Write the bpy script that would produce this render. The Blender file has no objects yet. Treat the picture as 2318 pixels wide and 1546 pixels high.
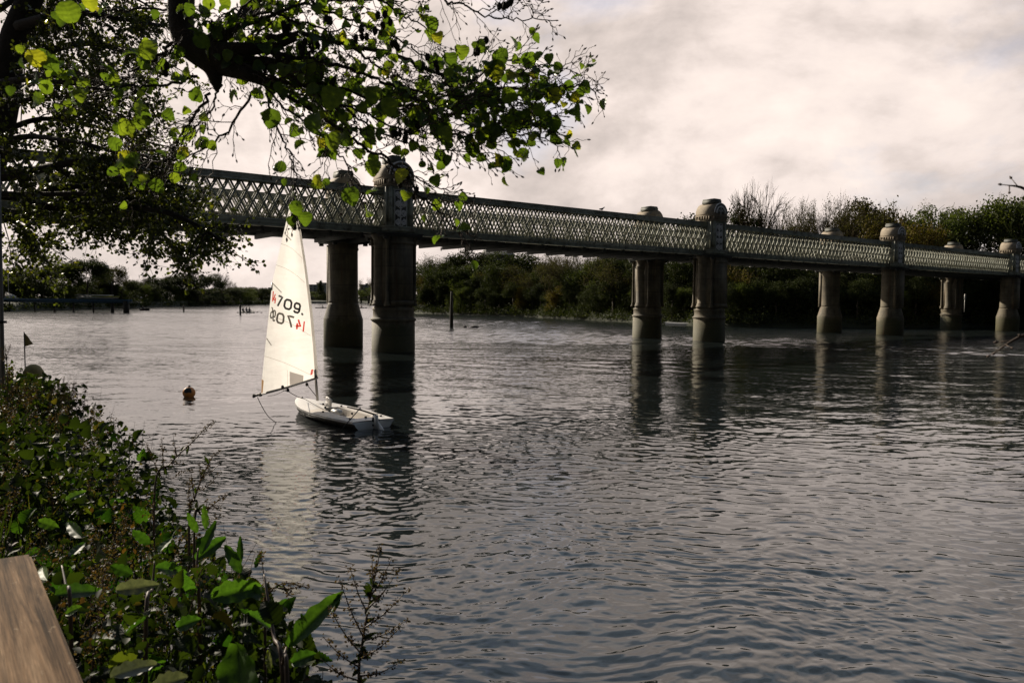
import bpy, bmesh, math, random
import numpy as np
from mathutils import Vector, Matrix

SC = bpy.context.scene
COL = SC.collection
rng = np.random.default_rng(11)
random.seed(5)

# ------------------------------------------------------------------ camera
FPX, CX, CY = 1803.0, 1159.0, 773.0
H = 3.64
PITCH = math.atan((CY - 683.7) / FPX)
ROLL = 0.010
cF = np.array([0.0, math.cos(PITCH), -math.sin(PITCH)])
cU0 = np.array([0.0, math.sin(PITCH), math.cos(PITCH)])
cR0 = np.array([1.0, 0.0, 0.0])
cR = math.cos(ROLL) * cR0 + math.sin(ROLL) * cU0
cU = -math.sin(ROLL) * cR0 + math.cos(ROLL) * cU0
EYE = np.array([0.0, 0.0, H])
cam_data = bpy.data.cameras.new('camera')
cam_data.sensor_width = 36.0
cam_data.lens = 36.0 * FPX / 2318.0
cam_data.clip_start = 0.05
cam_data.clip_end = 9000.0
cam_data.dof.use_dof = True
cam_data.dof.focus_distance = 24.0
cam_data.dof.aperture_fstop = 9.0
cam = bpy.data.objects.new('camera', cam_data)
COL.objects.link(cam)
cam.matrix_world = Matrix(((cR[0], cU[0], -cF[0], 0), (cR[1], cU[1], -cF[1], 0), (cR[2], cU[2], -cF[2], H), (0, 0, 0, 1)))
SC.camera = cam


def ray(px, py):
    return (px - CX) / FPX * cR + (CY - py) / FPX * cU + cF


def P(px, py, Y):
    d = ray(px, py)
    return EYE + d * (Y / d[1])


def W(px, py, z=0.0):
    d = ray(px, py)
    return EYE + d * ((z - H) / d[2])


# ------------------------------------------------------------------ sky and sun
SUN_AZ, SUN_EL = math.radians(-45.0), math.radians(27.0)
SUN = np.array([math.sin(SUN_AZ) * math.cos(SUN_EL), math.cos(SUN_AZ) * math.cos(SUN_EL), math.sin(SUN_EL)])
SC.view_settings.view_transform = 'Standard'
SC.view_settings.look = 'None'
SC.view_settings.exposure = 0.42
SC.view_settings.gamma = 1.0
SC.cycles.max_bounces = 6
SC.cycles.transparent_max_bounces = 6
SC.cycles.use_adaptive_sampling = True
SC.cycles.adaptive_threshold = 0.015
SC.cycles.use_denoising = True
SC.cycles.sample_clamp_indirect = 4.0


class NT:
    """a small node-tree writer"""

    def __init__(self, tree):
        self.t = tree
        self.t.nodes.clear()

    def n(self, kind, **kw):
        nd = self.t.nodes.new(kind)
        for k, v in kw.items():
            if k.startswith('i_'):
                key = k[2:]
                key = int(key) if key.isdigit() else key.replace('_', ' ')
                self.put(nd.inputs[key], v)
            else:
                setattr(nd, k, v)
        return nd

    def put(self, sock, v):
        if isinstance(v, bpy.types.NodeSocket):
            self.t.links.new(v, sock)
        elif isinstance(v, bpy.types.Node):
            self.t.links.new(v.outputs[0], sock)
        else:
            if isinstance(v, (tuple, list)) and len(v) == 3 and sock.type == 'RGBA':
                v = (*v, 1.0)
            sock.default_value = v

    def math(self, op, a, b=0.0, c=None, clamp=False):
        nd = self.n('ShaderNodeMath', operation=op, use_clamp=clamp)
        self.put(nd.inputs[0], a)
        self.put(nd.inputs[1], b)
        if c is not None:
            self.put(nd.inputs[2], c)
        return nd.outputs[0]

    def ramp(self, fac, stops, interp='LINEAR'):
        nd = self.n('ShaderNodeValToRGB')
        self.put(nd.inputs[0], fac)
        cr = nd.color_ramp
        cr.interpolation = interp
        while len(cr.elements) < len(stops):
            cr.elements.new(0.5)
        for e, (p, c) in zip(cr.elements, stops):
            e.position = p
            e.color = (*c, 1.0) if len(c) == 3 else c
        return nd.outputs[0]

    def mixc(self, fac, a, b, mode='MIX'):
        nd = self.n('ShaderNodeMix', data_type='RGBA', blend_type=mode)
        self.put(nd.inputs[0], fac)
        self.put(nd.inputs[6], a)
        self.put(nd.inputs[7], b)
        return nd.outputs[2]

    def noise(self, vec, scale, detail=4.0, rough=0.55, dist=0.0):
        nd = self.n('ShaderNodeTexNoise')
        if vec is not None:
            self.put(nd.inputs['Vector'], vec)
        self.put(nd.inputs['Scale'], scale)
        self.put(nd.inputs['Detail'], detail)
        self.put(nd.inputs['Roughness'], rough)
        self.put(nd.inputs['Distortion'], dist)
        return nd

    def mapping(self, vec, scale=(1, 1, 1), loc=(0, 0, 0), rot=(0, 0, 0)):
        nd = self.n('ShaderNodeMapping')
        self.put(nd.inputs['Vector'], vec)
        nd.inputs['Scale'].default_value = scale
        nd.inputs['Location'].default_value = loc
        nd.inputs['Rotation'].default_value = rot
        return nd.outputs[0]


world = bpy.data.worlds.new('World')
SC.world = world
world.use_nodes = True
w_ = NT(world.node_tree)
sky = w_.n('ShaderNodeTexSky', sky_type='NISHITA', sun_disc=False)
sky.sun_elevation = SUN_EL
sky.sun_rotation = SUN_AZ
sky.air_density = 1.0
sky.dust_density = 1.5
tc = w_.n('ShaderNodeTexCoord').outputs['Generated']
nrm = w_.n('ShaderNodeVectorMath', operation='NORMALIZE')
w_.put(nrm.inputs[0], tc)
sep = w_.n('ShaderNodeSeparateXYZ')
w_.put(sep.inputs[0], nrm.outputs[0])
zc = w_.math('ADD', w_.math('MAXIMUM', sep.outputs[2], 0.0), 0.16)
cmb = w_.n('ShaderNodeCombineXYZ')
w_.put(cmb.inputs[0], w_.math('DIVIDE', sep.outputs[0], zc))
w_.put(cmb.inputs[1], w_.math('DIVIDE', sep.outputs[1], zc))
cvec = cmb.outputs[0]
# how much cloud
dome = nrm.outputs[0]
n1 = w_.noise(w_.mapping(dome, (1, 1, 1.9), (3.1, 1.7, 0.9)), 2.3, 9.0, 0.55, 0.2)
n2 = w_.noise(w_.mapping(dome, (1, 1, 2.1), (7.3, 2.2, 1.4)), 2.6, 8.0, 0.56, 0.3)
n3 = w_.noise(w_.mapping(dome, (1, 1, 1.6), (1.3, 5.2, 3.4)), 5.5, 9.0, 0.6, 0.2)
cover = w_.ramp(n1.outputs[0], [(0.35, (0, 0, 0)), (0.45, (1, 1, 1))])
thick = w_.math('MULTIPLY_ADD', n3.outputs[0], 0.46, w_.math('MULTIPLY', n2.outputs[0], 0.54))
# light in the cloud: brighter towards the sun, dull away from it and in the thick bellies
dotn = w_.n('ShaderNodeVectorMath', operation='DOT_PRODUCT')
w_.put(dotn.inputs[0], nrm.outputs[0])
dotn.inputs[1].default_value = tuple(SUN)
sunward = w_.ramp(w_.math('MULTIPLY_ADD', dotn.outputs['Value'], 0.5, 0.5),
                  [(0.0, (0.8, 0.8, 0.8)), (0.38, (1.0, 1.0, 1.0)), (0.50, (2.9, 2.55, 2.5)), (0.57, (6.2, 5.38, 5.02)), (0.70, (6.9, 5.98, 5.52)), (0.82, (7.1, 6.12, 5.62)), (1.0, (8.8, 7.6, 6.9))])
belly = w_.ramp(thick, [(0.39, (1.17, 1.17, 1.15)), (0.465, (1.03, 1.03, 1.03)), (0.525, (0.83, 0.83, 0.83)), (0.59, (0.64, 0.645, 0.65))])
high = w_.ramp(sep.outputs[2], [(0.0, (1, 1, 1)), (0.36, (1.0, 1.0, 1.0)), (0.50, (0.42, 0.58, 0.78)), (1.0, (0.14, 0.26, 0.42))])
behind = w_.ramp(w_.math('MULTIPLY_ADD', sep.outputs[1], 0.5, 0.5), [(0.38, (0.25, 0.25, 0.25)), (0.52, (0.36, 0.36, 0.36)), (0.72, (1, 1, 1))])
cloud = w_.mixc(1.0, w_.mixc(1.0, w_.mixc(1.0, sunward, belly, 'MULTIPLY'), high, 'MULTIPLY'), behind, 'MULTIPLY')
gap = w_.mixc(0.55, w_.mixc(1.0, sky.outputs[0], (1.0, 1.0, 1.12), 'MULTIPLY'), cloud)
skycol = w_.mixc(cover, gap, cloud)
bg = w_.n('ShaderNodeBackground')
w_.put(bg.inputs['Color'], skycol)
bg.inputs['Strength'].default_value = 0.10
wo = w_.n('ShaderNodeOutputWorld')
w_.put(wo.inputs['Surface'], bg.outputs[0])

sun_d = bpy.data.lights.new('sun', 'SUN')
sun_d.energy = 5.0
sun_d.angle = math.radians(0.6)
sun_d.color = (1.0, 0.88, 0.72)
sun_o = bpy.data.objects.new('sun', sun_d)
COL.objects.link(sun_o)
sun_o.rotation_euler = Vector(SUN).to_track_quat('Z', 'Y').to_euler()
sun_o.location = (-40, 40, 60)


# ------------------------------------------------------------------ mesh helpers
class MB:
    """collects vertices and faces (arrays) for ONE mesh object"""

    def __init__(self):
        self.v, self.f, self.r, self.n = [], [], [], 0

    def add(self, verts, faces, rnd=0.5):
        verts = np.asarray(verts, float).reshape(-1, 3)
        self.v.append(verts)
        self.r.append(np.broadcast_to(np.asarray(rnd, float), (len(verts),)))
        if isinstance(faces, np.ndarray):
            self.f.append(faces + self.n)
        else:
            by = {}
            for fc in faces:
                by.setdefault(len(fc), []).append(fc)
            for k, fl in by.items():
                self.f.append(np.asarray(fl, int) + self.n)
        self.n += len(verts)
        return self

    def build(self, name, mat, parent=None, smooth=False, rnd=False):
        me = bpy.data.meshes.new(name)
        V = np.concatenate(self.v) if self.v else np.zeros((0, 3))
        loops, starts, k = [], [], 0
        for f in self.f:
            loops.append(f.reshape(-1))
            starts.append(k + np.arange(len(f)) * f.shape[1])
            k += f.size
        L = np.concatenate(loops).astype(np.int32)
        S = np.concatenate(starts).astype(np.int32)
        me.vertices.add(len(V))
        me.vertices.foreach_set('co', V.astype(np.float32).ravel())
        me.loops.add(len(L))
        me.loops.foreach_set('vertex_index', L)
        me.polygons.add(len(S))
        me.polygons.foreach_set('loop_start', S)
        me.update(calc_edges=True)
        if smooth:
            me.polygons.foreach_set('use_smooth', np.ones(len(S), bool))
        if rnd:
            a = me.attributes.new('rnd', 'FLOAT', 'POINT')
            a.data.foreach_set('value', np.concatenate(self.r).astype(np.float32))
        me.validate()
        me.materials.append(mat)
        o = bpy.data.objects.new(name, me)
        COL.objects.link(o)
        if parent is not None:
            o.parent = parent
        return o


def tag(o, label=None, cat=None, group=None, kind=None):
    if label:
        o['label'] = label
    if cat:
        o['category'] = cat
    if group:
        o['group'] = group
    if kind:
        o['kind'] = kind
    return o


def empty(name, loc=(0, 0, 0), rz=0.0, label=None, cat=None, group=None):
    o = bpy.data.objects.new(name, None)
    COL.objects.link(o)
    o.location = loc
    o.rotation_euler = (0, 0, rz)
    o.empty_display_size = 0.2
    return tag(o, label, cat, group)


def box(mb, c, s, ax=None, rnd=0.5):
    """box centred at c with full sizes s; ax = optional 3x3 (rows are its axes)"""
    c = np.asarray(c, float)
    h = np.asarray(s, float) / 2
    q = np.array([[x, y, z] for x in (-1, 1) for y in (-1, 1) for z in (-1, 1)]) * h
    if ax is not None:
        q = q @ np.asarray(ax)
    mb.add(c + q, [(0, 1, 3, 2), (4, 6, 7, 5), (0, 4, 5, 1), (2, 3, 7, 6), (0, 2, 6, 4), (1, 5, 7, 3)], rnd)


def frame_of(d):
    d = np.asarray(d, float)
    d = d / (np.linalg.norm(d) + 1e-12)
    a = np.array([0, 0, 1.0]) if abs(d[2]) < 0.9 else np.array([1.0, 0, 0])
    x = np.cross(a, d)
    x /= np.linalg.norm(x)
    return x, np.cross(d, x), d


def tube(mb, pts, rad, n=6, rnd=0.5, caps=True):
    pts = np.asarray(pts, float)
    rad = np.broadcast_to(np.asarray(rad, float), (len(pts),))
    ang = np.arange(n) / n * 2 * np.pi
    T = np.gradient(pts, axis=0)
    x, y, _ = frame_of(T[0])
    rings = []
    for p, r, t in zip(pts, rad, T):
        t = t / (np.linalg.norm(t) + 1e-12)
        x = x - t * np.dot(x, t)
        x /= np.linalg.norm(x) + 1e-12
        y = np.cross(t, x)
        rings.append(p + r * (np.outer(np.cos(ang), x) + np.outer(np.sin(ang), y)))
    V = np.concatenate(rings)
    F = []
    for i in range(len(pts) - 1):
        for j in range(n):
            k = (j + 1) % n
            F.append((i * n + j, i * n + k, (i + 1) * n + k, (i + 1) * n + j))
    if caps:
        F.append(tuple(range(n - 1, -1, -1)))
        F.append(tuple(range((len(pts) - 1) * n, len(pts) * n)))
    mb.add(V, F, rnd)


def lathe(mb, prof, n=24, c=(0, 0, 0), rnd=0.5, sx=1.0, sy=1.0):
    """prof: list of (r, z)"""
    ang = np.arange(n) / n * 2 * np.pi
    V = np.concatenate([np.stack([r * np.cos(ang) * sx, r * np.sin(ang) * sy, np.full(n, z)], 1) for r, z in prof]) + np.asarray(c, float)
    F = []
    for i in range(len(prof) - 1):
        for j in range(n):
            k = (j + 1) % n
            F.append((i * n + j, i * n + k, (i + 1) * n + k, (i + 1) * n + j))
    F.append(tuple(range(n - 1, -1, -1)))
    F.append(tuple(range((len(prof) - 1) * n, len(prof) * n)))
    mb.add(V, F, rnd)


def prism(mb, poly, z0, z1, rnd=0.5):
    """vertical prism over a 2-D outline (counter-clockwise)"""
    n = len(poly)
    V = [(x, y, z0) for x, y in poly] + [(x, y, z1) for x, y in poly]
    F = [tuple(range(n - 1, -1, -1)), tuple(range(n, 2 * n))]
    F += [(i, (i + 1) % n, n + (i + 1) % n, n + i) for i in range(n)]
    mb.add(V, F, rnd)


def blob(mb, c, r, seed=0, n=7, m=5, rough=0.15, rnd=0.5):
    """closed lumpy ellipsoid"""
    g = np.random.default_rng(seed)
    V = [(0, 0, -1.0)]
    for i in range(1, m):
        t = math.pi * i / m
        for j in range(n):
            a = 2 * math.pi * (j + 0.5 * (i % 2)) / n
            V.append((math.sin(t) * math.cos(a), math.sin(t) * math.sin(a), -math.cos(t)))
    V.append((0, 0, 1.0))
    V = np.array(V)
    V = V * (1 + rough * g.standard_normal((len(V), 1)))
    F = [(0, 1 + (j + 1) % n, 1 + j) for j in range(n)]
    for i in range(m - 2):
        for j in range(n):
            a, b = 1 + i * n + j, 1 + i * n + (j + 1) % n
            F.append((a, b, b + n, a + n))
    e = len(V) - 1
    F += [(e, 1 + (m - 2) * n + j, 1 + (m - 2) * n + (j + 1) % n) for j in range(n)]
    mb.add(np.asarray(c, float) + V * np.asarray(r, float), F, rnd)


def unit(a):
    a = np.asarray(a, float)
    return a / (np.linalg.norm(a, axis=-1, keepdims=True) + 1e-12)


def cards(mb, C, A, N, size, rnd, tv, tf):
    """many leaves at once: centres C, axes A, normals N, sizes; tv template verts (side, along, up), tf faces"""
    A = unit(A)
    S = unit(np.cross(A, N))
    U = np.cross(S, A)
    tv = np.asarray(tv, float)
    size = np.broadcast_to(np.asarray(size, float), (len(C),))
    V = C[:, None, :] + size[:, None, None] * (tv[None, :, 0:1] * S[:, None] + tv[None, :, 1:2] * A[:, None] + tv[None, :, 2:3] * U[:, None])
    k = len(tv)
    off = np.arange(len(C)) * k
    base = mb.n
    mb.v.append(V.reshape(-1, 3))
    mb.r.append(np.repeat(np.broadcast_to(np.asarray(rnd, float), (len(C),)), k))
    by = {}
    for fc in tf:
        by.setdefault(len(fc), []).append(fc)
    for kk, fl in by.items():
        fl = np.asarray(fl, int)
        mb.f.append((off[:, None, None] + fl[None]).reshape(-1, kk) + base)
    mb.n += len(C) * k


def smooth_path(pts, n):
    """Catmull-Rom through points"""
    pts = np.asarray(pts, float)
    p = np.vstack([2 * pts[0] - pts[1], pts, 2 * pts[-1] - pts[-2]])
    m = len(pts) - 1
    out = []
    for t in np.linspace(0, m - 1e-6, n):
        i = int(t)
        f = t - i
        a, b, c, d = p[i], p[i + 1], p[i + 2], p[i + 3]
        out.append(0.5 * ((2 * b) + (c - a) * f + (2 * a - 5 * b + 4 * c - d) * f * f + (3 * b - a - 3 * c + d) * f ** 3))
    return np.array(out)


def rand_unit(n, g=rng):
    return unit(g.standard_normal((n, 3)))


LEAF4 = ([(0, 0, 0), (0.36, 0.5, 0.05), (0, 1, 0), (-0.36, 0.5, 0.05)], [(0, 1, 2, 3)])
LEAF6 = ([(0, 0, 0), (0.26, 0.3, 0.10), (0.27, 0.65, 0.10), (0, 1, -0.06), (-0.27, 0.65, 0.10), (-0.26, 0.3, 0.10), (0, 0.5, 0.0)],
         [(0, 1, 2, 6), (6, 2, 3), (0, 6, 4, 5), (6, 3, 4)])


# ------------------------------------------------------------------ materials
def mat(name):
    m = bpy.data.materials.new(name)
    m.use_nodes = True
    return m, NT(m.node_tree)


def finish(t, shader):
    o = t.n('ShaderNodeOutputMaterial')
    t.put(o.inputs['Surface'], shader)


def plain(name, col, rough=0.6, var=0.25, scale=3.0, metal=0.0, bump=0.0, bscale=20.0, tint=None, spec=0.5):
    """base colour broken up by two noises, optional bump"""
    m, t = mat(name)
    obj = t.n('ShaderNodeTexCoord').outputs['Object']
    n = t.noise(obj, scale, 6.0, 0.62)
    c = np.array(col)
    c2 = np.array(tint) if tint else c * (1 - var)
    col_s = t.ramp(n.outputs[0], [(0.32, tuple(c2)), (0.52, tuple(c)), (0.75, tuple(np.minimum(c * (1 + var * 0.6), 1)))])
    b = t.n('ShaderNodeBsdfPrincipled')
    t.put(b.inputs['Base Color'], col_s)
    b.inputs['Roughness'].default_value = rough
    b.inputs['Metallic'].default_value = metal
    b.inputs['Specular IOR Level'].default_value = spec
    if bump > 0:
        nb = t.noise(obj, bscale, 5.0, 0.6)
        bp = t.n('ShaderNodeBump')
        bp.inputs['Strength'].default_value = bump
        bp.inputs['Distance'].default_value = 0.02
        t.put(bp.inputs['Height'], nb.outputs[0])
        t.put(b.inputs['Normal'], bp.outputs[0])
    finish(t, b.outputs[0])
    return m


def leafy(name, stops, trans=0.45, rough=0.45, tcol=(1.5, 1.7, 0.55), spec=0.4, veins=False):
    """leaf: colour by the 'rnd' attribute, light also comes through it"""
    m, t = mat(name)
    a = t.n('ShaderNodeAttribute', attribute_name='rnd')
    oi = t.n('ShaderNodeObjectInfo')
    c = t.ramp(a.outputs['Fac'], stops)
    k = t.math('MULTIPLY_ADD', oi.outputs['Random'], 0.5, 0.75)
    kc = t.n('ShaderNodeCombineColor')
    for i in range(3):
        t.put(kc.inputs[i], k)
    c = t.mixc(1.0, c, kc.outputs[0], 'MULTIPLY')
    if veins:
        ob = t.n('ShaderNodeTexCoord').outputs['Object']
        nz = t.noise(ob, 60.0, 4.0, 0.6)
        c = t.mixc(1.0, c, t.ramp(nz.outputs[0], [(0.35, (0.72, 0.74, 0.7)), (0.65, (1.2, 1.18, 1.1))]), 'MULTIPLY')
    b = t.n('ShaderNodeBsdfPrincipled')
    t.put(b.inputs['Base Color'], c)
    b.inputs['Roughness'].default_value = rough
    b.inputs['Specular IOR Level'].default_value = spec
    tr = t.n('ShaderNodeBsdfTranslucent')
    t.put(tr.inputs['Color'], t.mixc(1.0, c, tcol, 'MULTIPLY'))
    mx = t.n('ShaderNodeMixShader')
    mx.inputs[0].default_value = trans
    t.put(mx.inputs[1], b.outputs[0])
    t.put(mx.inputs[2], tr.outputs[0])
    finish(t, mx.outputs[0])
    return m


M = {}
M['iron'] = plain('painted_iron', (0.34, 0.35, 0.285), 0.6, 0.35, 1.6, 0.0, 0.4, 14.0, (0.15, 0.145, 0.105))
M['under'] = plain('dark_iron', (0.045, 0.047, 0.042), 0.8, 0.4, 1.2)  # darker iron for the deck, cross girders and pier heads
M['cap'] = plain('lichened_iron', (0.27, 0.225, 0.165), 0.85, 0.35, 2.2, 0.0, 0.4, 18.0, (0.20, 0.16, 0.115))
M['white_iron'] = plain('white_paint', (0.82, 0.80, 0.80), 0.5, 0.2, 6.0)
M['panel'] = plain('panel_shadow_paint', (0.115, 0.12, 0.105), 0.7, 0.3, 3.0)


def pier_material():
    m, t = mat('weathered_pier')
    ge = t.n('ShaderNodeNewGeometry')
    pos = ge.outputs['Position']
    sp = t.n('ShaderNodeSeparateXYZ')
    t.put(sp.inputs[0], pos)
    n = t.noise(pos, 0.9, 8.0, 0.65)
    st = t.noise(t.mapping(pos, (2.2, 2.2, 0.22)), 1.0, 6.0, 0.6)
    base = t.ramp(n.outputs[0], [(0.3, (0.085, 0.072, 0.048)), (0.5, (0.155, 0.13, 0.086)), (0.72, (0.235, 0.19, 0.125))])
    base = t.mixc(1.0, base, t.ramp(st.outputs[0], [(0.35, (0.6, 0.6, 0.58)), (0.6, (1.05, 1.05, 1.03))]), 'MULTIPLY')
    zz = t.math('MULTIPLY_ADD', n.outputs[0], 1.6, sp.outputs[2])
    tide = t.n('ShaderNodeMapRange')
    t.put(tide.inputs[0], zz)
    tide.inputs[1].default_value = 2.5
    tide.inputs[2].default_value = 3.15
    weed = t.mixc(n.outputs[0], (0.035, 0.038, 0.012), (0.10, 0.085, 0.035))
    c = t.mixc(tide.outputs[0], weed, base)
    jn = t.math('LESS_THAN', t.math('FRACT', t.math('MULTIPLY', sp.outputs[2], 0.83)), 0.035)
    c = t.mixc(t.math('MULTIPLY', jn, 0.55), c, (0.02, 0.018, 0.014))
    rs = t.noise(t.mapping(pos, (3.0, 3.0, 0.12), (5, 3, 0)), 1.0, 6.0, 0.6)
    c = t.mixc(t.ramp(rs.outputs[0], [(0.58, (0, 0, 0)), (0.72, (0.6, 0.6, 0.6))]), c, (0.13, 0.062, 0.028))
    b = t.n('ShaderNodeBsdfPrincipled')
    t.put(b.inputs['Base Color'], c)
    b.inputs['Roughness'].default_value = 0.75
    bp = t.n('ShaderNodeBump')
    bp.inputs['Strength'].default_value = 0.5
    bp.inputs['Distance'].default_value = 0.03
    t.put(bp.inputs['Height'], t.noise(pos, 7.0, 6.0, 0.65).outputs[0])
    t.put(b.inputs['Normal'], bp.outputs[0])
    finish(t, b.outputs[0])
    return m


M['pier'] = pier_material()
M['bark'] = plain('dark_bark', (0.030, 0.024, 0.018), 0.9, 0.4, 12.0, 0.0, 0.8, 40.0)
M['twig'] = plain('brown_twig', (0.055, 0.036, 0.024), 0.8, 0.3, 20.0)
M['far_bark'] = plain('grey_bark', (0.085, 0.068, 0.052), 0.9, 0.3, 2.0)
M['cone'] = plain('alder_cone', (0.018, 0.013, 0.010), 0.9, 0.4, 90.0, 0.0, 0.8, 160.0)
M['wood'] = None
M['hull'] = plain('white_gelcoat', (0.86, 0.83, 0.79), 0.28, 0.06, 2.5)
M['hull_dark'] = plain('shaded_hull', (0.055, 0.05, 0.042), 0.4, 0.4, 3.0)  # hull shadow and dark water reflection put into the colour
M['hull_grey'] = plain('grey_antislip', (0.60, 0.55, 0.49), 0.6, 0.08, 6.0)
M['spar'] = plain('grey_aluminium', (0.33, 0.31, 0.28), 0.45, 0.15, 4.0, 0.5)
M['dark'] = plain('black_fitting', (0.02, 0.02, 0.02), 0.6, 0.2, 8.0)
M['rope'] = plain('dark_rope', (0.06, 0.05, 0.045), 0.9, 0.3, 30.0)
M['red'] = plain('red_number', (0.85, 0.09, 0.05), 0.6, 0.06, 4.0)
M['black'] = plain('black_number', (0.022, 0.020, 0.018), 0.6, 0.1, 4.0)
M['grey_num'] = plain('number_seen_through', (0.20, 0.18, 0.155), 0.6, 0.1, 4.0)
M['post'] = plain('wet_timber', (0.040, 0.032, 0.024), 0.8, 0.4, 3.0, 0.0, 0.5, 10.0, (0.02, 0.025, 0.01))
M['blue'] = plain('blue_steel', (0.05, 0.10, 0.15), 0.6, 0.3, 2.0)
M['pale'] = plain('pale_render', (0.46, 0.44, 0.41), 0.8, 0.12, 0.3)
M['far_wall'] = plain('distant_concrete', (0.34, 0.32, 0.30), 0.9, 0.1, 0.1)
M['glass'] = plain('dark_window', (0.06, 0.07, 0.08), 0.2, 0.2, 1.0)
M['roof'] = plain('slate', (0.10, 0.095, 0.09), 0.8, 0.3, 0.8)
M['shell_white'] = plain('white_shell', (0.72, 0.71, 0.68), 0.35, 0.05, 1.0)
M['shell_yellow'] = plain('yellow_shell', (0.50, 0.46, 0.12), 0.4, 0.1, 1.0)
M['cloth_dark'] = plain('dark_kit', (0.03, 0.035, 0.05), 0.9, 0.2, 6.0)
M['cloth_blue'] = plain('blue_kit', (0.06, 0.10, 0.16), 0.9, 0.2, 6.0)
M['cloth_red'] = plain('red_kit', (0.25, 0.05, 0.04), 0.9, 0.2, 6.0)
M['cloth_white'] = plain('white_kit', (0.6, 0.6, 0.58), 0.9, 0.1, 6.0)
M['skin'] = plain('skin', (0.30, 0.18, 0.12), 0.6, 0.1, 8.0)
M['pole'] = plain('grey_pole', (0.16, 0.155, 0.15), 0.6, 0.25, 6.0)
M['earth'] = plain('bank_earth', (0.05, 0.042, 0.028), 0.95, 0.4, 2.0, 0.0, 0.6, 8.0)
M['far_earth'] = plain('far_bank_earth', (0.035, 0.042, 0.02), 0.95, 0.4, 0.3)


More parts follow.
